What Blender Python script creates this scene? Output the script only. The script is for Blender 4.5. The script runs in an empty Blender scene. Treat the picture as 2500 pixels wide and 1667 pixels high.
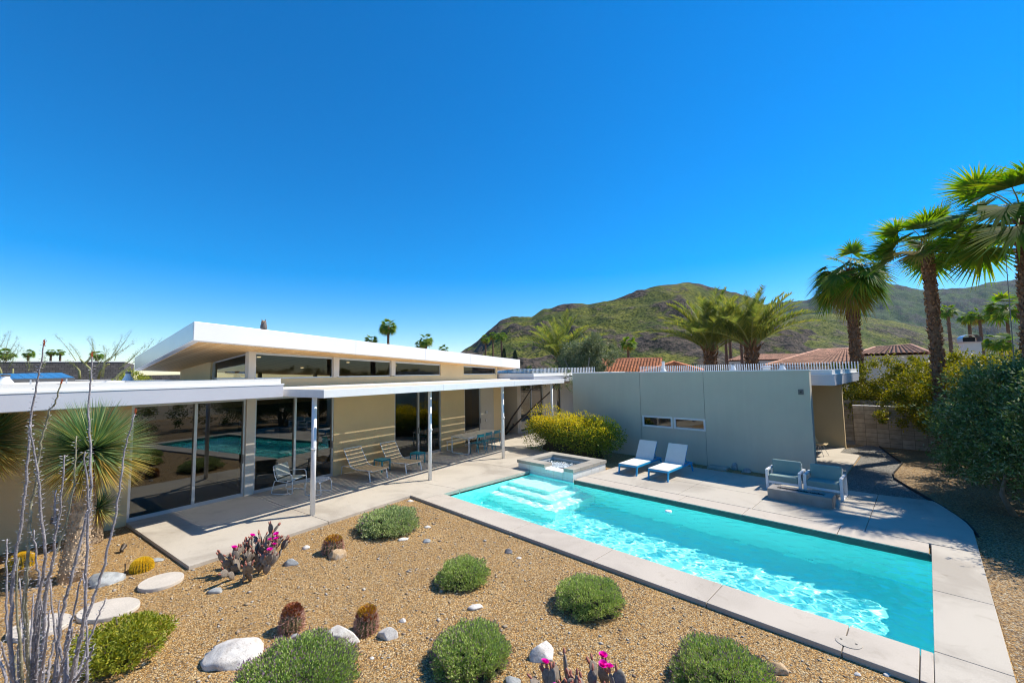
import bpy, bmesh, math, random
import numpy as np
from mathutils import Vector, Matrix, noise as mnoise
random.seed(7); RNG = np.random.default_rng(7)
S = bpy.context.scene
COL = S.collection
R = math.radians

# ------------------------------------------------------------------ camera
F = 1017.2
YAW, PITCH, ROLL, HA = R(-44.76), R(4.263), R(-0.9625), R(9.417)
CX, CY = 1250.0, 833.5
CAMZ = 3.45
fw = np.array([math.sin(YAW)*math.cos(PITCH), math.cos(YAW)*math.cos(PITCH), math.sin(PITCH)])
r0 = np.array([math.cos(YAW), -math.sin(YAW), 0.0]); u0 = np.cross(r0, fw)
rt = r0*math.cos(ROLL)+u0*math.sin(ROLL); up = u0*math.cos(ROLL)-r0*math.sin(ROLL)
CAM = np.array([0.0, 0.0, CAMZ])
def ray(x, y): return fw + rt*((x-CX)/F) - up*((y-CY)/F)
def G(x, y, z=0.0):                       # photo point -> point on the level z
    d = ray(x, y); return CAM + d*((z-CAMZ)/d[2])
def at(x, y, depth): return CAM + ray(x, y)*depth   # photo point -> point so many metres ahead
def depth_of(p): return float((np.asarray(p)-CAM) @ fw)
HN = np.array([math.cos(HA), math.sin(HA), 0]); HD = np.array([-math.sin(HA), math.cos(HA), 0])
def hp(n, a, z=0.0): return HN*n + HD*a + np.array([0, 0, z])   # house axes -> world

cam = bpy.data.cameras.new("camera"); co = bpy.data.objects.new("camera", cam); COL.objects.link(co)
cam.sensor_width = 36; cam.lens = 36*F/2500; cam.clip_start = 0.05; cam.clip_end = 6000
M = Matrix.Identity(4)
for i in range(3):
    M[i][0], M[i][1], M[i][2], M[i][3] = rt[i], up[i], -fw[i], CAM[i]
co.matrix_world = M; S.camera = co

# ------------------------------------------------------------------ materials
def _n(nt, t, **k):
    n = nt.nodes.new(t)
    for a, b in k.items():
        if a in n.inputs: n.inputs[a].default_value = b
        else: setattr(n, a, b)
    return n
def newmat(name):
    m = bpy.data.materials.new(name); m.use_nodes = True; nt = m.node_tree; nt.nodes.clear()
    out = nt.nodes.new('ShaderNodeOutputMaterial'); return m, nt, out
def ramp(nt, stops, interp='LINEAR'):
    r = nt.nodes.new('ShaderNodeValToRGB'); cr = r.color_ramp; cr.interpolation = interp
    while len(cr.elements) < len(stops): cr.elements.new(0.5)
    for e, (p, c) in zip(cr.elements, stops): e.position = p; e.color = (*c, 1)
    return r
def c4(c): return (*c, 1)
def mat(name, col, rough=.6, metal=0.0, spec=.5, var=.08, vs=3.0, col2=None, bump=0.0, bs=60.0, detail=4, coat=0):
    """plain painted / mineral surface: slow tone variation, fine speckle and bump"""
    m, nt, out = newmat(name); L = nt.links.new
    b = _n(nt, 'ShaderNodeBsdfPrincipled', Roughness=rough, Metallic=metal)
    b.inputs['Specular IOR Level'].default_value = spec
    if coat: b.inputs['Coat Weight'].default_value = coat
    tc = nt.nodes.new('ShaderNodeTexCoord')
    n1 = _n(nt, 'ShaderNodeTexNoise', Scale=vs, Detail=float(detail), Roughness=.6); L(tc.outputs['Object'], n1.inputs['Vector'])
    lo = tuple(max(0, c*(1-var)) for c in col); hi = col2 or tuple(min(1, c*(1+var)) for c in col)
    rp = ramp(nt, [(.3, lo), (.7, hi)]); L(n1.outputs['Fac'], rp.inputs['Fac']); L(rp.outputs['Color'], b.inputs['Base Color'])
    if bump:
        n2 = _n(nt, 'ShaderNodeTexNoise', Scale=bs, Detail=3.0); L(tc.outputs['Object'], n2.inputs['Vector'])
        bp = _n(nt, 'ShaderNodeBump', Strength=bump, Distance=.01); L(n2.outputs['Fac'], bp.inputs['Height']); L(bp.outputs['Normal'], b.inputs['Normal'])
    L(b.outputs['BSDF'], out.inputs['Surface']); return m
def leafmat(name, cols, trans=.35, rough=.5, spec=.3):
    m, nt, out = newmat(name); L = nt.links.new
    g = nt.nodes.new('ShaderNodeNewGeometry')
    k = len(cols); rp = ramp(nt, [((i+.5)/k, c) for i, c in enumerate(cols)]); L(g.outputs['Random Per Island'], rp.inputs['Fac'])
    b = _n(nt, 'ShaderNodeBsdfPrincipled', Roughness=rough); b.inputs['Specular IOR Level'].default_value = spec
    L(rp.outputs['Color'], b.inputs['Base Color'])
    t = nt.nodes.new('ShaderNodeBsdfTranslucent'); hs = _n(nt, 'ShaderNodeHueSaturation', Saturation=1.15, Value=1.3)
    L(rp.outputs['Color'], hs.inputs['Color']); L(hs.outputs['Color'], t.inputs['Color'])
    mx = _n(nt, 'ShaderNodeMixShader', Fac=trans); L(b.outputs['BSDF'], mx.inputs[1]); L(t.outputs['BSDF'], mx.inputs[2])
    L(mx.outputs['Shader'], out.inputs['Surface']); return m

def concrete(name, base=(.50,.45,.375), tint=(.385,.34,.28)):
    m, nt, out = newmat(name); L = nt.links.new
    b = _n(nt, 'ShaderNodeBsdfPrincipled', Roughness=.75); b.inputs['Specular IOR Level'].default_value = .3
    tc = nt.nodes.new('ShaderNodeTexCoord')
    n1 = _n(nt, 'ShaderNodeTexNoise', Scale=.55, Detail=6.0, Roughness=.62, Distortion=.8); L(tc.outputs['Object'], n1.inputs['Vector'])
    rp = ramp(nt, [(.36, tint), (.52, base), (.75, tuple(min(1, c*1.07) for c in base))]); L(n1.outputs['Fac'], rp.inputs['Fac'])
    n2 = _n(nt, 'ShaderNodeTexNoise', Scale=90.0, Detail=2.0); L(tc.outputs['Object'], n2.inputs['Vector'])
    r2 = ramp(nt, [(.35, (.86, .86, .86)), (.65, (1.06, 1.06, 1.06))]); L(n2.outputs['Fac'], r2.inputs['Fac'])
    n3 = _n(nt, 'ShaderNodeTexNoise', Scale=3.2, Detail=5.0, Roughness=.7, Distortion=1.5); L(tc.outputs['Object'], n3.inputs['Vector'])
    r3 = ramp(nt, [(.58, (1, 1, 1)), (.76, (.80, .78, .74))]); L(n3.outputs['Fac'], r3.inputs['Fac'])
    m1 = _n(nt, 'ShaderNodeMixRGB', blend_type='MULTIPLY', Fac=1.0); m2 = _n(nt, 'ShaderNodeMixRGB', blend_type='MULTIPLY', Fac=1.0)
    L(rp.outputs['Color'], m1.inputs[1]); L(r2.outputs['Color'], m1.inputs[2]); L(m1.outputs['Color'], m2.inputs[1]); L(r3.outputs['Color'], m2.inputs[2])
    L(m2.outputs['Color'], b.inputs['Base Color'])
    bp = _n(nt, 'ShaderNodeBump', Strength=.12, Distance=.004); L(n2.outputs['Fac'], bp.inputs['Height']); L(bp.outputs['Normal'], b.inputs['Normal'])
    L(b.outputs['BSDF'], out.inputs['Surface']); return m
def gravel(name, cols, scale=48.0, bump=1.0, far=None):
    m, nt, out = newmat(name); L = nt.links.new
    b = _n(nt, 'ShaderNodeBsdfPrincipled', Roughness=.8); b.inputs['Specular IOR Level'].default_value = .25
    tc = nt.nodes.new('ShaderNodeTexCoord')
    wn = _n(nt, 'ShaderNodeTexNoise', Scale=scale*.6, Detail=1.0); L(tc.outputs['Object'], wn.inputs['Vector'])
    mv = _n(nt, 'ShaderNodeMixRGB', blend_type='LINEAR_LIGHT', Fac=.012); L(tc.outputs['Object'], mv.inputs[1]); L(wn.outputs['Color'], mv.inputs[2])
    v = _n(nt, 'ShaderNodeTexVoronoi', Scale=scale); L(mv.outputs['Color'], v.inputs['Vector'])
    sp = nt.nodes.new('ShaderNodeSeparateColor'); L(v.outputs['Color'], sp.inputs['Color'])
    k = len(cols); rp = ramp(nt, [(i/k, c) for i, c in enumerate(cols)], 'CONSTANT'); L(sp.outputs['Red'], rp.inputs['Fac'])
    dk = ramp(nt, [(.0, (1, 1, 1)), (.5, (.95, .95, .95)), (.85, (.5, .46, .42))]); L(v.outputs['Distance'], dk.inputs['Fac'])
    m1 = _n(nt, 'ShaderNodeMixRGB', blend_type='MULTIPLY', Fac=1.0); L(rp.outputs['Color'], m1.inputs[1]); L(dk.outputs['Color'], m1.inputs[2])
    n1 = _n(nt, 'ShaderNodeTexNoise', Scale=.8, Detail=5.0, Roughness=.65); L(tc.outputs['Object'], n1.inputs['Vector'])
    r1 = ramp(nt, [(.3, (.84, .82, .8)), (.7, (1.1, 1.08, 1.05))]); L(n1.outputs['Fac'], r1.inputs['Fac'])
    m2 = _n(nt, 'ShaderNodeMixRGB', blend_type='MULTIPLY', Fac=1.0); L(m1.outputs['Color'], m2.inputs[1]); L(r1.outputs['Color'], m2.inputs[2])
    L(m2.outputs['Color'], b.inputs['Base Color'])
    iv = _n(nt, 'ShaderNodeMath', operation='MULTIPLY_ADD'); iv.inputs[1].default_value = -1.0; iv.inputs[2].default_value = 1.0
    L(v.outputs['Distance'], iv.inputs[0])
    ad = _n(nt, 'ShaderNodeMath', operation='ADD'); L(iv.outputs[0], ad.inputs[0]); L(sp.outputs['Green'], ad.inputs[1])
    bp = _n(nt, 'ShaderNodeBump', Strength=bump, Distance=.012); L(ad.outputs[0], bp.inputs['Height']); L(bp.outputs['Normal'], b.inputs['Normal'])
    L(b.outputs['BSDF'], out.inputs['Surface']); return m
def glassmat(name, tint=(.22,.22,.2), boost=.10, ior=1.5):
    m, nt, out = newmat(name); L = nt.links.new
    fr = _n(nt, 'ShaderNodeFresnel', IOR=ior)
    ad = _n(nt, 'ShaderNodeMath', operation='ADD', use_clamp=True); ad.inputs[1].default_value = boost; L(fr.outputs[0], ad.inputs[0])
    t = _n(nt, 'ShaderNodeBsdfTransparent', Color=c4(tint)); g = _n(nt, 'ShaderNodeBsdfGlossy', Roughness=.0, Color=c4((.92, .95, .93)))
    tc = nt.nodes.new('ShaderNodeTexCoord'); nz = _n(nt, 'ShaderNodeTexNoise', Scale=.7, Detail=1.0); L(tc.outputs['Object'], nz.inputs['Vector'])
    bp = _n(nt, 'ShaderNodeBump', Strength=.02, Distance=.05); L(nz.outputs['Fac'], bp.inputs['Height']); L(bp.outputs['Normal'], g.inputs['Normal'])
    mx = nt.nodes.new('ShaderNodeMixShader'); L(ad.outputs[0], mx.inputs[0]); L(t.outputs[0], mx.inputs[1]); L(g.outputs[0], mx.inputs[2])
    L(mx.outputs[0], out.inputs['Surface']); return m
def planks(name, c1, c2, width=.1, axis='Y', rough=.55, gap=.06):
    """boards side by side with a thin dark joint, grain along the board"""
    m, nt, out = newmat(name); L = nt.links.new
    b = _n(nt, 'ShaderNodeBsdfPrincipled', Roughness=rough)
    tc = nt.nodes.new('ShaderNodeTexCoord'); sx = nt.nodes.new('ShaderNodeSeparateXYZ'); L(tc.outputs['Object'], sx.inputs[0])
    dv = _n(nt, 'ShaderNodeMath', operation='DIVIDE'); dv.inputs[1].default_value = width; L(sx.outputs[axis], dv.inputs[0])
    fl = _n(nt, 'ShaderNodeMath', operation='FLOOR'); L(dv.outputs[0], fl.inputs[0]); frc = _n(nt, 'ShaderNodeMath', operation='FRACT'); L(dv.outputs[0], frc.inputs[0])
    wn = _n(nt, 'ShaderNodeTexWhiteNoise', noise_dimensions='1D'); L(fl.outputs[0], wn.inputs['W'])
    mp = nt.nodes.new('ShaderNodeMapping'); mp.inputs['Scale'].default_value = (1.2, 14, 8) if axis == 'Y' else (14, 1.2, 8); L(tc.outputs['Object'], mp.inputs[0])
    gn = _n(nt, 'ShaderNodeTexNoise', Scale=2.5, Detail=4.0); L(mp.outputs[0], gn.inputs['Vector'])
    av = _n(nt, 'ShaderNodeMath', operation='MULTIPLY_ADD'); av.inputs[1].default_value = .6; L(wn.outputs['Value'], av.inputs[0])
    g2 = _n(nt, 'ShaderNodeMath', operation='MULTIPLY'); g2.inputs[1].default_value = .5; L(gn.outputs['Fac'], g2.inputs[0]); L(g2.outputs[0], av.inputs[2])
    rp = ramp(nt, [(.15, c1), (.85, c2)]); L(av.outputs[0], rp.inputs['Fac'])
    gp = ramp(nt, [(0, (.25, .22, .2)), (gap, (1, 1, 1))], 'CONSTANT'); L(frc.outputs[0], gp.inputs['Fac'])
    mm = _n(nt, 'ShaderNodeMixRGB', blend_type='MULTIPLY', Fac=1.0); L(rp.outputs['Color'], mm.inputs[1]); L(gp.outputs['Color'], mm.inputs[2])
    L(mm.outputs['Color'], b.inputs['Base Color']); L(b.outputs[0], out.inputs['Surface']); return m

MT = {}
MT['deck'] = concrete('deck_concrete')
MT['coping'] = concrete('coping_concrete', (.51,.45,.375), (.44,.385,.32))
MT['spa_cap'] = concrete('spa_cap_concrete', (.42,.39,.33), (.3,.28,.24))
MT['stepstone'] = concrete('stepping_concrete', (.6,.54,.46), (.5,.45,.38))
MT['firepit'] = concrete('firepit_concrete', (.33,.30,.27), (.24,.22,.2))
GC = [(.46,.30,.13), (.66,.50,.30), (.30,.19,.09), (.76,.66,.48), (.52,.33,.13), (.40,.36,.30), (.68,.44,.19), (.2,.14,.09), (.56,.42,.24)]
MT['gravel'] = gravel('gravel', [tuple(c*f for c, f in zip(k, (.90, .81, .64))) for k in GC], 62)
MT['gravel_brown'] = gravel('brown_gravel', [tuple(c*k for c, k in zip(q, (.66, .62, .56))) for q in GC], 45)
MT['gravel_dark'] = gravel('dark_gravel', [(.24,.235,.215), (.33,.32,.29), (.15,.15,.14), (.42,.40,.36), (.2,.19,.175)], 55)
MT['white'] = mat('white_paint', (.78,.77,.76), .3, var=.03, vs=1.5)
MT['white_metal'] = mat('white_metal', (.78,.78,.77), .35, var=.03, vs=4)
MT['fascia'] = mat('lilac_grey_metal', (.50,.505,.55), .38, var=.04, vs=.7, metal=.0)
MT['parapet'] = mat('parapet_white', (.74,.72,.68), .6, var=.04, vs=1.2)
MT['roofing'] = mat('roof_membrane', (.68,.66,.62), .8, var=.08, vs=.8, bump=.2)
MT['stucco'] = mat('tan_stucco', (.66,.50,.275), .85, var=.05, vs=.9, bump=.25, bs=120)
def streaked(name, col, dirt):
    m = mat(name, col, .85, var=.05, vs=.6, bump=.35, bs=140); nt = m.node_tree; L = nt.links.new; b = [n for n in nt.nodes if n.type == 'BSDF_PRINCIPLED'][0]; src = b.inputs['Base Color'].links[0].from_socket
    tc = nt.nodes.new('ShaderNodeTexCoord'); mp = nt.nodes.new('ShaderNodeMapping'); mp.inputs['Scale'].default_value = (3.5, 3.5, .22); L(tc.outputs['Object'], mp.inputs[0]); n = _n(nt, 'ShaderNodeTexNoise', Scale=1.3, Detail=5.0, Roughness=.65); L(mp.outputs[0], n.inputs['Vector']); r = ramp(nt, [(.40, dirt), (.56, (1, 1, 1)), (.75, (1.04, 1.04, 1.03))]); L(n.outputs['Fac'], r.inputs[0])
    mm = _n(nt, 'ShaderNodeMixRGB', blend_type='MULTIPLY', Fac=1.0); L(src, mm.inputs[1]); L(r.outputs[0], mm.inputs[2]); L(mm.outputs[0], b.inputs['Base Color']); return m
MT['stucco_grey'] = streaked('grey_stucco', (.545,.495,.38), (.985,.985,.98))
MT['stucco_pale'] = mat('pale_stucco', (.5,.45,.37), .85, var=.05, vs=.9, bump=.25, bs=120)  # greyer than the tan stucco; wing walls, entry panel, low soffits
MT['column'] = mat('column_stucco', (.62,.56,.47), .75, var=.03, vs=1)
MT['soffit'] = planks('soffit_boards', (.66,.38,.145), (.82,.54,.25), .11, 'Y')
MT['alu'] = mat('aluminium', (.55,.56,.57), .35, metal=.6, var=.03)
MT['alu_dark'] = mat('dark_aluminium', (.12,.12,.12), .4, metal=.3, var=.03)
MT['glass'] = glassmat('tinted_glass', (.22,.21,.18), .075)
MT['glass_clear'] = glassmat('clerestory_glass', (.34,.34,.29), .0)
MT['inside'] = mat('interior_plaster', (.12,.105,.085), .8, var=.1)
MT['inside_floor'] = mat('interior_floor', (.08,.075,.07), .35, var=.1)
MT['dark'] = mat('dark_gap', (.03,.03,.03), .7, var=.1)
MT['teal'] = mat('teal_paint', (.01,.24,.30), .4, var=.06)
MT['blue'] = mat('blue_paint', (.015,.32,.62), .4, var=.05)
MT['sling_white'] = mat('white_sling', (.70,.68,.62), .8, var=.04, bump=.3, bs=300)
MT['sling_tan'] = mat('tan_sling', (.60,.44,.255), .85, var=.06, vs=4, bump=.3, bs=300)
MT['slat_wood'] = mat('cream_slats', (.68,.61,.48), .5, var=.05)
MT['cushion'] = mat('sage_cushion', (.23,.32,.29), .9, var=.05, bump=.3, bs=250)
MT['cushion_pale'] = mat('pale_cushion', (.44,.45,.39), .9, var=.06, bump=.3, bs=250)
MT['lava'] = mat('lava_rock', (.03,.028,.027), .7, var=.3, vs=30, bump=1, bs=60)
MT['spa_tile'] = mat('white_tile', (.70,.72,.70), .3, var=.05, vs=6)
MT['band_tile'] = mat('green_band_tile', (.035,.085,.08), .35, var=.15, vs=12)
MT['coping_side'] = MT['coping']
MT['fascia_side_shaded'] = mat('shaded_fascia_metal', (.36,.40,.44), .25, var=.06, vs=.6, metal=.35)  # roof side face: shade and sky reflection put into a darker metal colour
# ------------------------------------------------------------------ mesh helpers
class MB:
    def __init__(s): s.v = []; s.f = []
    def add(s, vs, fs):
        o = len(s.v); s.v += [tuple(map(float, p)) for p in vs]; s.f += [tuple(i+o for i in q) for q in fs]; return s
    def box(s, x0, x1, y0, y1, z0, z1, M=None):
        vs = [(x, y, z) for z in (z0, z1) for y in (y0, y1) for x in (x0, x1)]
        if M is not None: vs = [M @ Vector(p) for p in vs]
        return s.add(vs, [(0,2,3,1), (4,5,7,6), (0,1,5,4), (2,6,7,3), (0,4,6,2), (1,3,7,5)])
    def hexa(s, bottom, top):                      # any four bottom and top corners (counter-clockwise)
        return s.add(list(bottom)+list(top), [(3,2,1,0), (4,5,6,7), (0,1,5,4), (1,2,6,5), (2,3,7,6), (3,0,4,7)])
    def prism(s, poly, z0, z1):
        k = len(poly); vs = [(p[0], p[1], z0) for p in poly]+[(p[0], p[1], z1) for p in poly]
        return s.add(vs, [tuple(range(k-1, -1, -1)), tuple(range(k, 2*k))]+[(i, (i+1) % k, k+(i+1) % k, k+i) for i in range(k)])
    def tube(s, pts, rad, n=8, cap=True):
        pts = [Vector(p) for p in pts]; k = len(pts)
        rad = list(rad) if hasattr(rad, '__len__') else [rad]*k
        vs = []; prev = None
        for i, p in enumerate(pts):
            d = (pts[min(i+1, k-1)]-pts[max(i-1, 0)]).normalized()
            if prev is None: a = d.orthogonal().normalized()
            else: a = (prev-d*prev.dot(d)); a = a.normalized() if a.length > 1e-6 else d.orthogonal().normalized()
            prev = a; b = d.cross(a)
            vs += [p+(a*math.cos(t)+b*math.sin(t))*rad[i] for t in [2*math.pi*j/n for j in range(n)]]
        fs = [(i*n+j, i*n+(j+1) % n, (i+1)*n+(j+1) % n, (i+1)*n+j) for i in range(k-1) for j in range(n)]
        if cap: fs += [tuple(range(n-1, -1, -1)), tuple(range((k-1)*n, k*n))]
        return s.add(vs, fs)
    def lathe(s, prof, n=24, c=(0, 0, 0)):         # profile of (radius, height)
        vs = [(c[0]+r*math.cos(2*math.pi*j/n), c[1]+r*math.sin(2*math.pi*j/n), c[2]+z) for r, z in prof for j in range(n)]
        k = len(prof); fs = [(i*n+j, i*n+(j+1) % n, (i+1)*n+(j+1) % n, (i+1)*n+j) for i in range(k-1) for j in range(n)]
        fs += [tuple(range(n-1, -1, -1)), tuple(range((k-1)*n, k*n))]
        return s.add(vs, fs)
    def grid(s, P):                                 # P[i][j] points
        a, b = len(P), len(P[0])
        return s.add([p for r in P for p in r], [(i*b+j, i*b+j+1, (i+1)*b+j+1, (i+1)*b+j) for i in range(a-1) for j in range(b-1)])
    def build(s, name, m, parent=None, off=(0, 0, 0), smooth=False, bevel=0, seg=2):
        me = bpy.data.meshes.new(name)
        me.from_pydata([(x-off[0], y-off[1], z-off[2]) for x, y, z in s.v], [], s.f); me.update()
        return _link(name, me, m, parent, smooth, bevel, seg)
def _link(name, me, m, parent=None, smooth=False, bevel=0, seg=2):
    o = bpy.data.objects.new(name, me); COL.objects.link(o)
    me.materials.append(MT[m] if isinstance(m, str) else m)
    if parent is not None: o.parent = parent
    if smooth: me.polygons.foreach_set('use_smooth', [True]*len(me.polygons))
    if bevel:
        b = o.modifiers.new('bevel', 'BEVEL'); b.width = bevel; b.segments = seg; b.limit_method = 'ANGLE'; b.angle_limit = R(35)
    return o
def npmesh(name, V, Fq, m, parent=None, smooth=False):
    """numpy mesh: V (n,3), Fq (k,3|4)"""
    V = np.asarray(V, np.float32); Fq = np.asarray(Fq, np.int32); k = Fq.shape[1]
    me = bpy.data.meshes.new(name); me.vertices.add(len(V)); me.vertices.foreach_set('co', V.ravel())
    me.loops.add(Fq.size); me.loops.foreach_set('vertex_index', Fq.ravel())
    me.polygons.add(len(Fq)); me.polygons.foreach_set('loop_start', np.arange(0, Fq.size, k, dtype=np.int32))
    me.update(calc_edges=True); me.validate()
    return _link(name, me, m, parent, smooth)
def tag(o, label=None, cat=None, group=None, kind=None):
    if label: o['label'] = label
    if cat: o['category'] = cat
    if group: o['group'] = group
    if kind: o['kind'] = kind
    return o
def thing(name, label, cat, loc=(0, 0, 0), rz=0.0, group=None):
    o = bpy.data.objects.new(name, None); COL.objects.link(o); o.empty_display_size = .2
    o.location = tuple(map(float, loc)); o.rotation_euler = (0, 0, rz); return tag(o, label, cat, group)
def struct(o, label=None, cat=None): return tag(o, label, cat, kind='structure')
def copy_tree(o, parent=None):
    c = o.copy(); COL.objects.link(c); c.parent = parent
    for ch in list(o.children): copy_tree(ch, c)
    return c
def place(o, loc, rz=0.0, label=None, scale=None):
    o.location = tuple(map(float, loc)); o.rotation_euler = (0, 0, rz)
    if label: o['label'] = label
    if scale: o.scale = (scale,)*3
    return o
def unit(a): return a/np.maximum(np.linalg.norm(a, axis=-1, keepdims=True), 1e-9)
def rnd(n): return unit(RNG.normal(size=(n, 3)))
def leaf_mesh(name, m, P, D, L, W, parent=None, fold=.0):
    """one diamond leaf per point: P base, D direction, L length, W width"""
    n = len(P); D = unit(D); s = unit(np.cross(D, rnd(n))); L = np.broadcast_to(L, n)[:, None]; W = np.broadcast_to(W, n)[:, None]
    nn = np.cross(D, s)
    V = np.stack([P, P+D*L*.45+s*W*.5+nn*fold*W, P+D*L, P+D*L*.45-s*W*.5+nn*fold*W], 1).reshape(-1, 3)
    return npmesh(name, V, np.arange(4*n).reshape(-1, 4), m, parent)
def blade_strips(P, D, L, W, droop=.2, segs=2, S_=None):
    """thin tapering strips that bend down; returns V,F (quads)"""
    n = len(P); D = unit(D); s = S_ if S_ is not None else unit(np.cross(D, np.array([0, 0, 1.0])+rnd(n)*.3))
    L = np.broadcast_to(L, n)[:, None]; W = np.broadcast_to(W, n)[:, None]; dr = np.broadcast_to(droop, n)[:, None]
    rows = []
    for i in range(segs+1):
        t = i/segs; q = P+D*L*t+np.array([0, 0, -1.0])*dr*L*t*t; w = W*(.5*(1-t)**.7+.02)
        rows += [q+s*w, q-s*w]
    V = np.stack(rows, 1); k = 2*(segs+1); base = np.arange(n)[:, None]*k
    Fq = np.concatenate([base+np.array([[2*i, 2*i+1, 2*i+3, 2*i+2]]) for i in range(segs)], 0)
    return V.reshape(-1, 3), Fq
def fbm(p, oct=4): return mnoise.fractal(Vector(p), 1.0, 2.0, oct)

# ------------------------------------------------------------------ ground, deck, pool
PX0, PX1, PY0, PY1, WZ = -10.15, -0.16, 7.30, 11.03, -0.12
def frame_sheet(x0, x1, y0, y1, hx0, hx1, hy0, hy1, z):
    b = MB()
    for q in ((x0, hx0, y0, y1), (hx1, x1, y0, y1), (hx0, hx1, y0, hy0), (hx0, hx1, hy1, y1)):
        b.add([(q[0], q[2], z), (q[1], q[2], z), (q[1], q[3], z), (q[0], q[3], z)], [(0, 1, 2, 3)])
    return b
MT['ground'] = mat('desert_ground', (.27,.215,.14), .9, var=.25, vs=.06)
struct(frame_sheet(-1680, 1680, -1680, 1680, PX0-.2, PX1+.2, PY0-.2, PY1+.2, -.085).build('ground', 'ground'), 'sandy desert ground around and beyond the garden', 'ground')
struct(frame_sheet(-30, 16, -14, 24.5, PX0-.15, PX1+.15, PY0-.15, PY1+.15, -.07).build('gravel_bed', 'gravel'), 'tan pea gravel covering the garden bed', 'gravel')
edge = [(.05, 14.9), (-.14, 15.43), (-.6, 16.7), (-.93, 17.7), (-1.0, 18.5), (-.85, 20.7), (-1.4, 23), (-1.7, 24.4)]
b = MB(); b.add([(p[0], p[1], -.064) for p in [(14, 24.4), (14, -10), (.6, -10), (.48, 10)]+[(.45, 13)]+edge], [tuple(range(13))])
struct(b.build('bark_bed', 'gravel_brown'), 'brown gravel bed under the shrubs along the boundary', 'gravel bed')
b = MB(); b.add([(p[0], p[1], -.055) for p in [(-2.12, 24.5), (-2.72, 23), (-2.72, 21.5), (-2.05, 21.4), (-2.05, 15.1), (-.12, 15.25)]+[(p[0]-.02, p[1]) for p in edge[1:]]], [tuple(range(12, -1, -1))])
struct(b.build('gravel_path', 'gravel_dark'), 'dark grey crushed gravel path beside the grey wall', 'path')
b = MB()
pl = [(.52, 12.9), (.42, 13.7)]+[(p[0]+.0, p[1]) for p in edge]
for p, q in zip(pl[:-1], pl[1:]):
    d = Vector((q[0]-p[0], q[1]-p[1], 0)).normalized(); n = Vector((-d.y, d.x, 0))*.008
    b.hexa([(p[0]-n.x, p[1]-n.y, -.09), (p[0]+n.x, p[1]+n.y, -.09), (q[0]+n.x, q[1]+n.y, -.09), (q[0]-n.x, q[1]-n.y, -.09)], [(p[0]-n.x, p[1]-n.y, .01), (p[0]+n.x, p[1]+n.y, .01), (q[0]+n.x, q[1]+n.y, .01), (q[0]-n.x, q[1]-n.y, .01)])
tag(b.build('metal_edging', 'dark'), 'thin dark steel edging strip curving between gravel path and brown bed', 'edging')

def hxy(n, a): p = hp(n, a); return (p[0], p[1])
g = .005
deck = MB()
# house patio slabs, split along control joints
pa = [3.0, 6.2, 9.6]
def slab(poly, z0=-.16, z1=0.0): deck.prism(poly, z0, z1)
slab([hxy(-14.6, 3.0), hxy(-9.5, 3.0), hxy(-9.5, 5.74), hxy(-14.6, 5.74)])
slab([hxy(-14.6, 5.75), hxy(-9.5, 5.75), (-10.72, 6.58), (PX0-.0, 6.58), (PX0, 7.9), hxy(-14.6, 9.2)])
slab([hxy(-14.6, 9.21), (PX0, 7.91), (PX0, PY1-.02), hxy(-14.6, 12.7)])
slab([hxy(-14.6, 12.71), (PX0, PY1-.01), (-10.3, PY1), (-10.3, 13.0), (-12.0, 16.0), hxy(-9.35, 17.9), hxy(-14.6, 17.9)])
slab([hxy(-14.9, 17.91), hxy(-9.35, 17.91), hxy(-9.3, 27), hxy(-14.9, 27)])
struct(deck.build('patio', 'deck', bevel=.006), 'pale concrete patio in front of the glass doors', 'patio')
cop = MB()
xs = [PX0, -8.45, -6.7, -4.55, -2.55, -.96, -.28]
for i in range(len(xs)-1): cop.prism([(xs[i]+g, 6.58), (xs[i+1]-g, 6.58), (xs[i+1]-g, PY0), (xs[i]+g, PY0)], -.18, 0)
cop.prism([(-.28+g, 6.58), (PX1-g, 6.58), (PX1-g, PY0), (-.28+g, PY0)], -.18, -.002)
xs = [-8.25, -6.42, -4.9, -3.35, -1.55, PX1-.03]
for i in range(len(xs)-1): cop.prism([(xs[i]+g, PY1), (xs[i+1]-g, PY1), (xs[i+1]-g, 11.63), (xs[i]+g, 11.63)], -.025, 0)
struct(cop.build('pool_coping', 'coping', bevel=.008), 'concrete coping slabs bordering the long sides of the pool', 'coping')
dk = MB()
ys = [2.0, 4.6, 7.35, 9.3, 11.62]
for i in range(len(ys)-1): dk.prism([(PX1, ys[i]+g), (.47, ys[i]+g), (.47, ys[i+1]-g), (PX1, ys[i+1]-g)], -.16, 0)
xs = [-8.2, -6.42, -5.15, -3.3, -1.15]
for i in range(len(xs)-1):
    x0, x1 = xs[i]+g, xs[i+1]-g; y1 = 16.3 if x1 < -5.5 else 15.2
    if i == 3: y1 = 15.13
    dk.prism([(x0, 11.65), (x1, 11.65), (x1, 13.02), (x0, 13.02)], -.16, 0); dk.prism([(x0, 13.03), (x1, 13.03), (x1, y1), (x0, y1)], -.16, 0)
dk.prism([(-1.145, 11.65), (PX1+.0, 11.65), (.47, 11.65), (.47, 13.15), (.4, 13.67), (.29, 14.12), (.2, 14.49), (.03, 15.05), (-.12, 15.3), (-1.145, 15.13)], -.16, 0)
dk.prism([(-5.8, 15.61), (-5.16, 15.61), (-5.16, 16.3), (-5.8, 16.3)], -.16, -.002)
dk.prism([(-2.66, 15.21), (-2.07, 15.15), (-2.09, 21.45), (-2.72, 21.5), (-2.72, 23.3), (-12, 23.3), (-12, 16.35), (-2.66, 16.35)], -.16, 0)
dk.prism([(-10.3, 13.0), (-8.21, 13.0), (-8.21, 16.3), (-11.9, 16.3), (-11.9, 16.0)], -.16, -.08)
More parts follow.
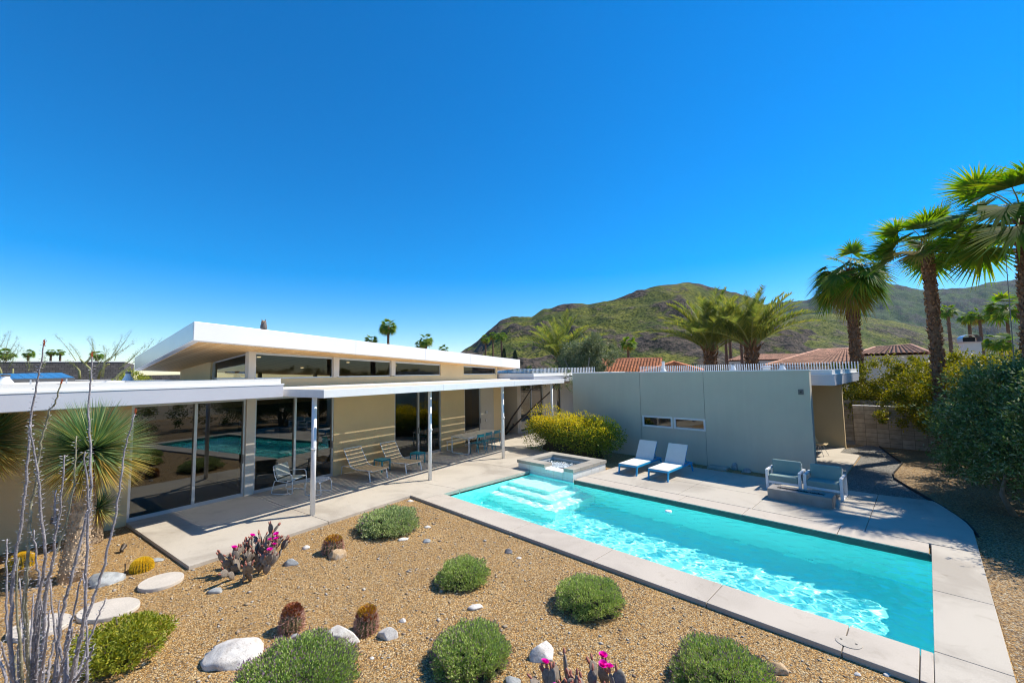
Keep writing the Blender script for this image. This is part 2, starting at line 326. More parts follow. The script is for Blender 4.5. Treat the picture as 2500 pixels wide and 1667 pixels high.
struct(dk.build('pool_deck', 'deck', bevel=.006), 'pale concrete deck slabs around the far side and right end of the pool', 'pool deck')

# pool basin with corner steps
MT['plaster'] = mat('pool_plaster', (.40,.97,.94), .6, var=.03, vs=1.2)
bs = MB(); FZ = -1.6
x0, x1, y0, y1 = PX0, PX1, PY0, PY1
bs.add([(x0, y0, FZ), (x1, y0, FZ), (x1, y1, FZ), (x0, y1, FZ)], [(0, 1, 2, 3)])
for p, q in (((x0, y0), (x1, y0)), ((x1, y0), (x1, y1)), ((x1, y1), (x0, y1)), ((x0, y1), (x0, y0))):
    bs.add([(p[0], p[1], FZ), (q[0], q[1], FZ), (q[0], q[1], -.092), (p[0], p[1], -.092)], [(3, 2, 1, 0)])

st_ = MB()
pool = struct(bs.build('pool_basin', 'plaster', bevel=.03), 'pale aqua plaster pool basin with corner entry steps', 'swimming pool')
MT['plaster_lightened'] = mat('lightened_plaster', (.76,.96,.94), .6, var=.03, vs=1.2)  # same plaster lightened: brightness of shallow water put into the colour
sb_ = MB()
for z, xr, yb in ((-.30, -8.35, 9.95), (-.60, -7.92, 9.52), (-.90, -7.48, 9.08)): sb_.box(x0+.001, xr, yb, y1-.001, FZ+.001, z)
psteps = struct(sb_.build('pool_steps', 'plaster_lightened', bevel=.03), 'three entry steps in the pool corner, plaster lightened for shallow water', 'pool steps'); psteps.cycles.is_caustics_receiver = True
bt = MB(); bt.box(-8.25, x1-.002, y1-.004, y1+.05, -.2, -.027)
struct(bt.build('pool_tile_band', 'band_tile'), 'dark green tile band above the waterline', 'tile band')

def water_mat(name, col):
    m, nt, out = newmat(name); L = nt.links.new
    gl = _n(nt, 'ShaderNodeBsdfGlass', IOR=1.33, Roughness=0.0, Color=c4(col)); L(gl.outputs[0], out.inputs['Surface']); return m
MT['water'] = water_mat('water', (.86, 1.0, 1.0))
def water_grid(name, x0, x1, y0, y1, z, nx, ny, amp, freq, seed, m, parent=None, extra=None, lmin=.13, lmax=.40, bottom=None):
    xs = np.linspace(x0, x1, nx); ys = np.linspace(y0, y1, ny); X, Y = np.meshgrid(xs, ys, indexing='ij')
    rg = np.random.default_rng(seed); Z = np.zeros_like(X)
    for k in range(46):
        lam = rg.uniform(lmin, lmax); th = rg.uniform(0, 2*math.pi); ph = rg.uniform(0, 6.28); w = 2*math.pi/lam
        wx = .25*np.sin(X*rg.uniform(.8, 2.2)+rg.uniform(0, 6))+.25*np.sin(Y*rg.uniform(.8, 2.2)+rg.uniform(0, 6))
        Z += amp*lam*np.cos(w*(X*math.cos(th)+Y*math.sin(th)+wx*.35)+ph)*freq
    if extra is not None: Z = Z+extra(X, Y)
    V = np.stack([X, Y, Z+z], -1).reshape(-1, 3); I = np.arange(nx*ny).reshape(nx, ny)
    Fq = np.stack([I[:-1, :-1], I[1:, :-1], I[1:, 1:], I[:-1, 1:]], -1).reshape(-1, 4)
    o = npmesh(name, V, Fq, m, parent, smooth=True)
    if bottom is not None:                          # close the body of water below the surface
        b_ = bmesh.new(); b_.from_mesh(o.data); b_.verts.ensure_lookup_table()
        ring = [I[i, 0] for i in range(nx)]+[I[nx-1, j] for j in range(1, ny)]+[I[i, ny-1] for i in range(nx-2, -1, -1)]+[I[0, j] for j in range(ny-2, 0, -1)]
        rv = [b_.verts[k] for k in ring]; lo = [b_.verts.new((q.co.x, q.co.y, bottom)) for q in rv]; n_ = len(ring)
        for k in range(n_): b_.faces.new((rv[k], lo[k], lo[(k+1) % n_], rv[(k+1) % n_]))
        b_.faces.new(lo[::-1]); bmesh.ops.recalc_face_normals(b_, faces=b_.faces); b_.to_mesh(o.data); b_.free()
    return o
water = struct(water_grid('water', PX0, PX1, PY0, PY1, WZ, 640, 250, .0017, 1.0, 3, 'water'), 'clear turquoise water of the swimming pool', 'water')
water.cycles.is_caustics_caster = True; pool.cycles.is_caustics_receiver = True
# ------------------------------------------------------------------ main house (built in house axes: n outward, a along the facade)
HB = (-13.6, 10.0, 0.0)
house = thing('house', 'long low modern house with tan walls, glass doors and tilted white roof', 'house', hp(-13.6, 10.0), HA)
def hpart(b, name, m, parent=None, **k):
    return b.build(name, m, parent or house, off=HB if parent is None else HB, **k)
def roofz(n, a): return 4.22+.0795*(n+13.6)-.0395*(a-5.58)
NW, NB = -13.6, -13.8
wl = MB()
wl.box(NB, NW, -14, 3.0, -.1, 2.9)
for a0, a1 in ((8.36, 10.98), (13.58, 15.14), (17.42, 18.1)): wl.box(NB, NW, a0, a1, -.1, 2.9)
wl.box(NB, NW-.002, 5.6, 17.75, 2.9, 3.385)                           # band under the clerestory
for a0, a1 in ((13.56, 15.1), (17.66, 17.78)):
    wl.hexa([(NB, a0, 3.385), (NW-.002, a0, 3.385), (NW-.002, a1, 3.385), (NB, a1, 3.385)], [(NB, a0, roofz(NB, a0)), (NW-.002, a0, roofz(NW, a0)), (NW-.002, a1, roofz(NW, a1)), (NB, a1, roofz(NB, a1))])
wl.hexa([(-19.35, 5.6, 3.25), (-16.5, 5.6, 3.25), (-16.5, 5.8, 3.25), (-19.35, 5.8, 3.25)], [(-19.35, 5.6, roofz(-19.35, 5.6)), (-16.5, 5.6, roofz(-16.5, 5.6)), (-16.5, 5.8, roofz(-16.5, 5.8)), (-19.35, 5.8, roofz(-19.35, 5.8))])
wl.box(-13.82, -13.62, 17.58, 17.78, 2.9, 3.38); wl.box(-19.35, -13.8, 17.58, 17.78, 0, 3.6)
hpart(wl, 'wall', 'stucco')
for q in ((-16.0, -13.6, 19.6, 19.8), (-13.8, -13.6, 22.45, 24.15), (-13.8, -13.6, 24.75, 31), (-13.8, -13.6, 19.8, 19.93), (-16, -15.8, 17.5, 19.6)): hpart(MB().box(*q, -.1, 2.9), 'wing_wall', 'stucco_pale')
ew = MB(); ew.box(-14.2, -13.605, 16.36, 17.44, 0.02, 2.9); hpart(ew, 'entry_panel', 'stucco_pale')
# columns between the glass bays
for nm, a0, a1, z0, z1 in (('column', 5.56, 5.80, 0, 2.9), ('column', 5.58, 5.78, 3.4, None), ('column', 8.31, 8.53, 3.4, None), ('column', 10.80, 11.0, 3.4, None)):
    c_ = MB()
    if z1 is None: c_.hexa([(-13.82, a0, z0), (-13.575, a0, z0), (-13.575, a1, z0), (-13.82, a1, z0)], [(-13.82, a0, roofz(-13.82, a0)), (-13.575, a0, roofz(-13.575, a0)), (-13.575, a1, roofz(-13.575, a1)), (-13.82, a1, roofz(-13.82, a1))])
    else: c_.box(-13.85, -13.56, a0, a1, z0, z1)
    hpart(c_, nm, 'column', bevel=.01)
# interior shell
it = MB(); it.box(-19.6, -19.4, -14, 17.6, 0, 3.25); it.box(-19.4, -13.8, 9.3, 9.42, 0.03, 2.9); it.box(-19.4, -15.6, 14.4, 14.5, .03, 2.9); it.box(-16.5, -14.9, 5.9, 5.98, .03, 2.4)
it.box(-19.4, -13.85, -14, 5.55, 2.86, 2.9)
it.box(-17.4, -16.4, 11.2, 13.2, .03, .95); it.box(-16.8, -15.2, 6.6, 8.6, .03, .45)
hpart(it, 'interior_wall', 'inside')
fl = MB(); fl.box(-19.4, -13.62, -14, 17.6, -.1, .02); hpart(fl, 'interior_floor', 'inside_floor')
def doorset(a0, a1, mull, z1, parent_name='sliding_door', handle=None, n=NW-.05):
    """a framed glass bay: frame, panes, mullions"""
    f_ = MB(); t = .055
    f_.box(n-.06, n+.03, a0, a0+t, .0, z1); f_.box(n-.06, n+.03, a1-t, a1, 0, z1); f_.box(n-.06, n+.032, a0, a1, 0.0, .085); f_.box(n-.06, n+.032, a0, a1, z1-.07, z1)
    for m_ in mull: f_.box(n-.05, n+.05, m_-.035, m_+.035, .085, z1-.07)
    d = hpart(f_, parent_name, 'alu', bevel=.004)
    cuts = [a0+t]+list(mull)+[a1-t]
    for k in range(len(cuts)-1):
        p_ = MB(); p_.add([(n-.01-.02*k, cuts[k], .08), (n-.01-.02*k, cuts[k+1], .08), (n-.01-.02*k, cuts[k+1], z1-.06), (n-.01-.02*k, cuts[k], z1-.06)], [(0, 1, 2, 3)])
        o = p_.build('pane', 'glass', d, off=HB); o.matrix_parent_inverse = d.matrix_world.inverted() if False else Matrix.Identity(4)
    if handle:
        h_ = MB(); h_.box(n+.05, n+.08, handle-.015, handle+.015, .95, 1.2); h_.build('handle', 'alu_dark', d, off=HB)
    return d
doorset(3.0, 5.56, [4.33], 2.82, handle=5.5); doorset(5.80, 8.36, [7.02], 2.82, handle=8.3); doorset(10.98, 13.58, [12.25], 2.82, handle=12.22)
doorset(15.14, 16.36, [], 2.82, handle=16.32); doorset(19.93, 22.45, [21.1], 2.82, n=-13.65); doorset(24.15, 24.75, [], 2.82, n=-13.65)
bl = MB(); bl.box(-13.74, -13.72, 3.06, 5.5, 2.58, 2.76); bl.box(-13.74, -13.72, 5.86, 8.3, 2.6, 2.76); hpart(bl, 'roller_blind', 'stucco')
def clerestory(a0, a1, z0=3.40, drop=.05):
    f_ = MB(); n0, n1 = NW-.1, NW-.04; t = .03
    def q(x0, x1, zb0, zb1, zt0, zt1): f_.hexa([(n0, x0, zb0), (n1, x0, zb0), (n1, x1, zb1), (n0, x1, zb1)], [(n0, x0, zt0), (n1, x0, zt0), (n1, x1, zt1), (n0, x1, zt1)])
    t0, t1 = roofz(NW, a0)-drop, roofz(NW, a1)-drop
    q(a0, a0+t, z0, z0, t0, t0); q(a1-t, a1, z0, z0, t1, t1); q(a0, a1, z0-.015, z0-.015, z0+.025, z0+.025); q(a0, a1, t0-.035, t1-.035, t0+.06, t1+.06)
    d = hpart(f_, 'clerestory_window', 'alu')
    p_ = MB(); p_.add([(n0+.03, a0, z0), (n0+.03, a1, z0), (n0+.03, a1, t1), (n0+.03, a0, t0)], [(0, 1, 2, 3)]); p_.build('pane', 'glass_clear', d, off=HB)
clerestory(5.78, 8.31); clerestory(8.53, 10.80); clerestory(11.0, 13.56); clerestory(15.1, 17.66, 3.4, .04)
# end clerestory over the low roof
f_ = MB()
f_.hexa([(-16.5, 5.68, 3.40), (-13.85, 5.68, 3.40), (-13.85, 5.72, 3.40), (-16.5, 5.72, 3.40)], [(-16.5, 5.68, 3.44), (-13.85, 5.68, 3.44), (-13.85, 5.72, 3.44), (-16.5, 5.72, 3.44)])
f_.box(-16.5, -16.42, 5.66, 5.72, 3.4, 3.93)
f_.hexa([(-16.5, 5.68, roofz(-16.5, 5.7)-.06), (-13.85, 5.68, roofz(-13.85, 5.7)-.06), (-13.85, 5.72, roofz(-13.85, 5.7)-.06), (-16.5, 5.72, roofz(-16.5, 5.7)-.06)], [(-16.5, 5.68, roofz(-16.5, 5.7)+.05), (-13.85, 5.68, roofz(-13.85, 5.7)+.05), (-13.85, 5.72, roofz(-13.85, 5.7)+.05), (-16.5, 5.72, roofz(-16.5, 5.7)+.05)])
d = hpart(f_, 'clerestory_window', 'alu')
p_ = MB(); p_.add([(-16.45, 5.7, 3.42), (-13.85, 5.7, 3.42), (-13.85, 5.7, roofz(-13.85, 5.7)-.03), (-16.45, 5.7, roofz(-16.45, 5.7)-.03)], [(0, 1, 2, 3)]); p_.build('pane', 'glass_clear', d, off=HB)
# back clerestory posts
bp_ = MB()
for a in (5.7, 8.4, 10.9, 13.5, 17.6): bp_.box(-19.55, -19.4, a, a+.12, 3.25, roofz(-19.4, a)+.02)
hpart(bp_, 'rear_post', 'column')
# big tilted roof: soffit + body with white edge
QB = [(-12.45, 3.84), (-13.33, 19.55), (-20.1, 19.2), (-20.06, 4.43)]
def rz(p, dz=0): return (p[0], p[1], roofz(*p)+dz)
rf = MB(); T = .48
rf.hexa([rz(p, .0) for p in QB][::-1] if False else [rz(p) for p in QB], [rz(p, T) for p in QB])
roof = hpart(rf, 'tilted_roof', 'white', bevel=.012)
sd_ = MB(); a_, b_ = QB[0], QB[3]; sd_.hexa([(a_[0]-.02, a_[1]-.003, roofz(*a_)+.015), (b_[0]+.02, b_[1]-.003, roofz(*b_)+.015), (b_[0]+.02, b_[1]+.01, roofz(*b_)+.015), (a_[0]-.02, a_[1]+.01, roofz(*a_)+.015)], [(a_[0]-.02, a_[1]-.003, roofz(*a_)+T-.015), (b_[0]+.02, b_[1]-.003, roofz(*b_)+T-.015), (b_[0]+.02, b_[1]+.01, roofz(*b_)+T-.015), (a_[0]-.02, a_[1]+.01, roofz(*a_)+T-.015)]); sd_.build('shaded_side_fascia', 'fascia_side_shaded', roof, off=HB)  # thin panel carrying the painted shade of the white roof's side
ins = [(-12.62, 4.0), (-13.45, 19.4), (-19.95, 19.05), (-19.9, 4.6)]
sf = MB(); sf.hexa([rz(p, -.012) for p in ins], [rz(p, .02) for p in ins]); sf.build('soffit', 'soffit', roof, off=HB)
sm = MB()
for a in (8.6, 12.0, 15.0, 17.6):
    t = (a-3.84)/(19.55-3.84); n = -12.45+t*(-13.33+12.45); sm.box(n-.02, n+.003, a-.004, a+.004, roofz(n, a)+.01, roofz(n, a)+T-.01)
sm.build('panel_joint', 'fascia', roof, off=HB)
lamps = MB()
for a, n in ((6.3, -14.6), (9.6, -14.7), (12.0, -14.8), (9.0, -17), (7.2, -17)): lamps.lathe([(.05, 0), (.06, .02)], 12, (n, a, roofz(n, a)-.035))
MT['lamp'] = None
m_, nt_, out_ = newmat('downlight'); e_ = _n(nt_, 'ShaderNodeEmission', Color=(1, .8, .5, 1), Strength=2.0); nt_.links.new(e_.outputs[0], out_.inputs[0]); MT['lamp'] = m_
lamps.build('downlight', 'lamp', roof, off=HB)
# low roofs of the two wings
def lowroof(n0, n1, a0, a1, name):
    b_ = MB(); b_.box(n0, n1, a0, a1, 2.905, 3.245); r_ = hpart(b_, name, 'fascia', bevel=.01)
    d_ = MB(); d_.box(n0, n1+.012, a0-.012, a1+.012, 3.225, 3.262); d_.build('drip_edge', 'white_metal', r_, off=HB)
    p_ = MB(); q_ = .06; e = n1-.05
    p_.box(e-q_, e, a0+.05, a1-.05, 3.262, 3.39); p_.box(n0+.05, n0+.05+q_, a0+.05, a1-.05, 3.262, 3.39); p_.box(n0+.11, e-q_, a0+.05, a0+.05+q_, 3.262, 3.388); p_.box(n0+.11, e-q_, a1-.05-q_, a1-.05, 3.262, 3.388)
    p_.build('parapet', 'parapet', r_, off=HB)
    t_ = MB(); t_.box(n0+.1, e-.05, a0+.1, a1-.1, 3.25, 3.30); t_.build('roof_deck', 'roofing', r_, off=HB)
    u_ = MB(); u_.box(n0+.05, n1-.05, a0+.05, a1-.05, 2.893, 2.906); u_.build('soffit', 'stucco_pale', r_, off=HB)
    return r_
r1 = lowroof(-26, -11.4, -12, 5.55, 'low_roof'); r2 = lowroof(-26, -11.4, 17.95, 31, 'low_roof')
# wall fittings
fx = MB(); fx.box(-13.6, -13.585, 9.02, 9.12, .32, .46); hpart(fx, 'wall_outlet', 'alu_dark')
fx = MB(); fx.box(-13.6, -13.57, 16.7, 16.9, 1.38, 1.52); hpart(fx, 'control_panel', 'alu'); fx = MB(); fx.box(-13.6, -13.58, 16.72, 16.82, .98, 1.1); hpart(fx, 'light_switch', 'alu')
fx = MB(); fx.box(-13.95, -13.85, 19.58, 19.6, .42, .56); hpart(fx, 'wall_outlet', 'alu_dark')
fx = MB(); fx.box(-13.60, -13.575, 1.75, 1.85, .35, .5); hpart(fx, 'wall_outlet', 'alu_dark')

# vents and stacks on the roofs
def vent(p, h, r, label):
    t = thing('roof_vent', label, 'roof vent', p, 0, 'roof vents')
    b_ = MB(); b_.lathe([(r, 0), (r*.95, .02), (r*.45, h*.62), (r*.42, h*.8)], 18); b_.build('cone', 'white_metal', t, smooth=True)
    b_ = MB(); b_.lathe([(r*.5, h*.8), (r*.5, h*.95), (r*.3, h)], 18); b_.build('cap', 'alu_dark', t)
def stack(p, label):
    t = thing('roof_vent', label, 'roof vent', p, 0, 'roof vents')
    b_ = MB(); b_.lathe([(.13, 0), (.13, .02), (.09, .1), (.06, .12), (.06, .42), (.065, .43)], 14); b_.build('pipe', 'parapet', t, smooth=False)
    b_ = MB(); b_.lathe([(.068, .4), (.07, .46), (.04, .47)], 14); b_.build('cap', 'alu', t)
vent(at(312, 929, 14.2), .30, .16, 'white conical roof vent beside the tilted roof corner')
vent(at(12, 938, 11.5), .28, .19, 'white conical roof vent in front of the blue solar panel')

# ------------------------------------------------------------------ patio cover with sun slats
pc = thing('patio_cover', 'white steel patio cover on round posts with closely spaced sun slats', 'patio cover', hp(-10.28, 11.8), HA)
PO = (-10.28, 11.8, 0)
A0, A1, NF, ZB, ZT = 5.66, 17.93, -9.66, 2.905, 3.107
b = MB(); b.box(NF-.075, NF, A0, A1, ZB, ZT); b.build('front_beam', 'white_metal', pc, off=PO, bevel=.008)
sj = MB()
for a in (9.75, 13.76): sj.box(NF-.01, NF+.002, a-.004, a+.004, ZB+.004, ZT-.004)
sj.build('beam_joint', 'fascia', pc, off=PO)
b = MB(); b.box(-13.59, NF-.076, A0, A0+.07, ZB, ZT); b.build('end_beam', 'white_metal', pc, off=PO, bevel=.006); MB().box(-13.59, NF-.076, A1-.07, A1, ZB, ZT).build('end_beam', 'white_metal', pc, off=PO, bevel=.006)
for a in (5.78, 9.74, 13.75, 17.75):
    b = MB(); b.lathe([(.062, 0), (.062, ZB+.02)], 20, (-10.28, a, 0)); p_ = b.build('post', 'white_metal', pc, off=PO, smooth=False)
    p_.data.polygons.foreach_set('use_smooth', [len(q.vertices) == 4 for q in p_.data.polygons])
    b = MB(); b.lathe([(.066, 0), (.066, .015)], 16, (-10.28+.05, a-.03, 1.62)); 
    if 5 < a < 17: b.tube([(-10.215, a, 1.6), (-10.205, a, 1.66)], .03, 8); b.build('post_light', 'white_metal', p_, off=PO)
    b = MB(); b.box(-13.5, NF-.08, a-.06, a+.06, ZB+.01, ZT-.07); b.build('cross_beam', 'white_metal', pc, off=PO)
b = MB(); n = NF-.21
while n > -12.8: b.box(n-.119, n, A0+.07, A1-.07, ZT-.055, ZT-.02); n -= .152
b.build('slats', 'slat_wood', pc, off=PO)
b = MB(); b.box(-13.59, -12.80, A0+.08, A1-.08, ZT-.06, ZT+.02); b.build('solid_panel', 'white_metal', pc, off=PO)

# ------------------------------------------------------------------ grey wing beyond the pool (pool axes)
gw = thing('guest_wing', 'flat grey stucco wing wall and roof beyond the pool', 'building', (-7.3, 16.2, 0)); GO = (-7.3, 16.2, 0)
def gpart(b, name, m, parent=None, **k): return b.build(name, m, parent or gw, off=GO, **k)
b = MB(); XL, XR, GY, GZ = -11.93, -2.67, 16.05, 3.355
W0, W1, WZ0, WZ1 = -8.46, -5.92, 1.14, 1.635
for q in ((XL, -8.502, -.1, GZ), (-8.488, -5.942, -.1, WZ0), (-8.488, -5.942, WZ1, GZ), (-5.928, XR, -.1, GZ)): b.box(q[0], q[1], GY, GY+.28, q[2], q[3])
b.box(-8.487, W0, GY+.002, GY+.26, WZ0, WZ1)
gpart(b, 'screen_wall', 'stucco_grey')
b = MB(); b.box(-8.501, -8.489, GY+.012, GY+.26, -.1, GZ-.01); b.box(-5.941, -5.929, GY+.012, GY+.26, -.1, WZ0); b.box(-5.941, -5.929, GY+.012, GY+.26, WZ1, GZ-.01); gpart(b, 'wall_joint', 'alu_dark')
b = MB(); b.box(XL-.015, XR+.015, GY-.015, GY+.295, GZ+.001, GZ+.035); gpart(b, 'wall_cap', 'white_metal')
b = MB(); b.box(-11.9, -2.7, 22.95, 23.15, -.1, 2.86); b.box(-2.705, -2.69, 22.94, 23.16, -.1, 2.86); b.box(-11.9, -11.7, 16.4, 22.9, -.1, 2.86); gpart(b, 'rear_wall', 'stucco')
b = MB(); b.box(-3.9, -3.1, 22.94, 22.949, .35, .6); gpart(b, 'access_panel', 'stucco')
fr = MB()
for x0, x1 in ((W0+.02, -7.17), (-7.12, W1-.01)):
    f_ = MB(); y0, y1, t = GY-.012, GY+.08, .07
    f_.box(x0, x0+t, y0, y1, WZ0+.03, WZ1-.02); f_.box(x1-t, x1, y0, y1, WZ0+.03, WZ1-.02); f_.box(x0+t, x1-t, y0+.001, y1, WZ0+.03, WZ0+.03+t); f_.box(x0+t, x1-t, y0+.001, y1, WZ1-.02-t, WZ1-.02)
    wd = gpart(f_, 'awning_window', 'parapet', bevel=.004)
    p_ = MB(); p_.add([(x0+t, GY+.03, WZ0+.09), (x1-t, GY+.03, WZ0+.09), (x1-t, GY+.03, WZ1-.08), (x0+t, GY+.03, WZ1-.08)], [(0, 1, 2, 3)]); p_.build('pane', 'glass', wd, off=GO)
f_ = MB(); f_.box(W0-.03, W1+.015, GY-.006, GY+.02, WZ0-.005, WZ0+.029); f_.box(W0-.03, W1+.015, GY-.006, GY+.02, WZ1-.019, WZ1+.004); f_.box(-7.169, -7.121, GY-.006, GY+.02, WZ0+.03, WZ1-.02); gpart(f_, 'window_trim', 'stucco_grey')
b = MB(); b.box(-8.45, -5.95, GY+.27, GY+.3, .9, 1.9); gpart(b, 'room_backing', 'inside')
b = MB(); b.box(-2.985, -2.845, GY-.035, GY-.001, 2.59, 2.76); lt = gpart(b, 'wall_light', 'alu_dark', bevel=.004)
b = MB(); b.box(-2.94, -2.89, GY-.05, GY-.036, 2.65, 2.70); b.build('lens', 'dark', lt, off=GO)
rx1 = -2.12
b = MB(); b.box(-11.95, rx1, 16.75, 23.4, 2.86, 3.2); gr = gpart(b, 'roof', 'fascia', bevel=.01)
b = MB(); b.box(-11.95, rx1+.012, 16.738, 23.41, 3.2, 3.225); b.build('drip_edge', 'white_metal', gr, off=GO)
b = MB(); b.box(-11.9, rx1-.05, 16.79, 16.85, 3.225, 3.36); b.box(rx1-.11, rx1-.05, 16.85, 23.3, 3.225, 3.36); b.box(-11.9, rx1-.05, 23.3, 23.36, 3.225, 3.36); b.build('parapet', 'parapet', gr, off=GO)
b = MB(); b.box(-11.9, rx1-.12, 16.86, 23.29, 3.21, 3.26); b.build('roof_deck', 'roofing', gr, off=GO)
stack(at(1620, 907, depth_of(hp(0,0)) if False else 19.2), 'square-topped pale vent pipe standing above the middle of the grey wall')
vent(at(1790, 903.5, 18.6), .30, .13, 'white conical vent above the grey wall, right of the pipe')
vent(at(1910, 902.5, 17.9), .26, .15, 'white conical vent above the grey wall, nearest its right end')
t = thing('roof_fan', 'small low roof fan with blue cap above the grey wall', 'roof fan', at(1872, 902.5, 18.2)); b = MB(); b.lathe([(.12, 0), (.12, .1)], 16); b.build('base', 'white_metal', t); b = MB(); b.lathe([(.24, .1), (.24, .14), (.1, .17)], 16); b.build('cap', 'fascia', t)

# white picket rails on the roofs
def rail(p0, p1, z0, z1, step, label):
    p0, p1 = Vector(p0), Vector(p1); d = (p1-p0); L_ = d.length; d.normalize(); t = thing('picket_rail', label, 'picket rail', (p0.x, p0.y, z0), 0, 'white picket rails')
    b_ = MB(); k = int(L_/step)
    for i in range(k+1):
        q = d*(i*step); b_.box(q.x-.016, q.x+.016, q.y-.016, q.y+.016, -.06 if i else -.35, z1-z0)
    b_.build('pickets', 'white_metal', t)
    e = d*L_; n = Vector((-d.y, d.x, 0))*.02; b_ = MB(); b_.hexa([(n.x, n.y, -.05), (-n.x, -n.y, -.05), (e.x-n.x, e.y-n.y, -.05), (e.x+n.x, e.y+n.y, -.05)][::-1], [(n.x, n.y, -.02), (-n.x, -n.y, -.02), (e.x-n.x, e.y-n.y, -.02), (e.x+n.x, e.y+n.y, -.02)][::-1]); b_.build('bottom_rail', 'white_metal', t)
rail((-2.13, 23.6, 0), (-12.5, 23.6, 0), 3.37, 3.69, .105, 'white picket rail along the back of the grey wing roof')
q0, q1 = hp(-11.45, 25.4), hp(-25, 25.4)
rail((q0[0], q0[1], 0), (q1[0], q1[1], 0), 3.36, 3.72, .112, 'white picket rail behind the dark solar panels')
# ------------------------------------------------------------------ spa
spa = thing('hot_tub', 'raised square white tiled hot tub spilling into the pool', 'hot tub', (-9.5, 12, 0)); SO = (-9.5, 12, 0)
def sp(b, name, m, par=None, **k): return b.build(name, m, par or spa, off=SO, **k)
SX0, SX1, SY0, SY1, SZ = -10.78, -8.27, 11.02, 13.0, .20
b = MB(); N0, N1 = -9.46, -8.68
b.box(SX0+.04, N0, SY0+.03, 11.42, -1.3, SZ); b.box(N1, SX1-.03, SY0+.03, 11.42, -1.3, SZ); b.box(N0+.001, N1-.001, SY0+.028, 11.42, -1.3, .135)
b.box(SX0+.04, -10.42, 11.421, SY1-.03, -.6, SZ); b.box(-8.66, SX1-.03, 11.421, SY1-.03, -.6, SZ); b.box(-10.419, -8.661, 12.62, SY1-.03, -.6, SZ)
sp(b, 'tile_wall', 'spa_tile', bevel=.006)
jt = MB()
for x in (-10.2, -9.66, -9.1, -8.72): jt.box(x-.004, x+.004, SY0+.0275, SY0+.029, -.12, (.13 if N0 < x < N1 else SZ))
jt.box(SX0+.04, SX1-.03, SY0+.0272, SY0+.029, .0, .006)
for y in (11.55, 12.1, 12.6): jt.box(SX1-.0305, SX1-.029, y-.004, y+.004, 0, SZ)
sp(jt, 'tile_joints', 'stucco_grey')
def cap(x0, x1, y0, y1): c_ = MB(); c_.box(x0, x1, y0, y1, SZ, SZ+.105); return sp(c_, 'cap_slab', 'spa_cap', bevel=.008)
cap(SX0, N0-.02, SY0, 11.44); cap(N1+.02, SX1, SY0, 11.44); cap(SX0, -10.4, 11.446, SY1-.39); cap(-8.68, SX1, 11.446, 12.2); cap(-8.68, SX1, 12.206, SY1-.39); cap(SX0, -9.5, SY1-.384, SY1); cap(-9.494, SX1, SY1-.384, SY1)
b = MB(); b.box(N0, N1, SY0-.01, 11.45, .136, .16); sp(b, 'spill_lip', 'parapet', bevel=.006)
b = MB(); b.box(-10.42, -8.66, 11.42, 12.62, -.5, -.42); b.box(-10.42, -10.1, 11.42, 12.62, -.42, -.12); b.box(-8.98, -8.66, 11.42, 12.62, -.42, -.12); b.box(-10.1, -8.98, 12.3, 12.62, -.42, -.12); sb = sp(b, 'basin', 'plaster_lightened')
def swirl(X, Y): return .02*np.exp(-((X+9.3)**2+(Y-11.9)**2)*4)*np.sin(9*np.hypot(X+9.3, Y-11.9)+4*np.arctan2(Y-11.9, X+9.3))
sw = water_grid('spa_water', -10.419, -8.661, 11.421, 12.62,   .12, 120, 90, .005, 1.0, 8, 'water', None, swirl, .1, .35); sw.cycles.is_caustics_caster = True; sb.cycles.is_caustics_receiver = True; sw.parent = spa; sw.matrix_parent_inverse = Matrix.Translation((-SO[0], -SO[1], 0))
MT['foam'] = mat('foam', (.85,.9,.9), .6, var=.05)
P = np.concatenate([np.stack([RNG.normal(-9.5, .40, 1500), RNG.normal(11.9, .2, 1500)], 1), np.stack([(t := RNG.uniform(-1, 1, 700))*.5-9.1, 11.75+t*.25+RNG.normal(0, .06, 700)], 1)])
P = P[(P[:, 0] > -10.3) & (P[:, 0] < -8.8) & (P[:, 1] > 11.5) & (P[:, 1] < 12.5)]
P3 = np.column_stack([P, np.full(len(P), .135)+RNG.uniform(0, .012, len(P))])
fo = leaf_mesh('foam', 'foam', P3-np.array(SO), RNG.normal(size=(len(P), 3))*[1, 1, .08], RNG.uniform(.02, .06, len(P)), .03, spa)
fo['kind'] = 'stuff'
b = MB(); b.lathe([(.05, 0), (.045, .01)], 16, (-8.27+.01, 12.75, .06)); 

# ------------------------------------------------------------------ small pool fittings
t = thing('skimmer_lid', 'round white skimmer lid set in the near pool coping', 'skimmer lid', (-.92, 6.85, .001))
b = MB(); b.lathe([(.135, 0), (.135, .006), (.11, .009)], 32); b.build('lid', 'deck', t)
b = MB(); b.lathe([(.014, .008), (.014, .011)], 10, (-.075, .0, 0)); b.lathe([(.014, .008), (.014, .011)], 10, (.075, 0, 0)); b.build('finger_hole', 'dark', t)
t = thing('pool_return', 'bubbling round pool return breaking the water surface', 'pool fitting', G(1632, 1251, WZ-.02)); b = MB(); b.lathe([(.08, 0), (.085, .05), (.04, .055)], 20); b.build('nozzle', 'foam', t, smooth=True)

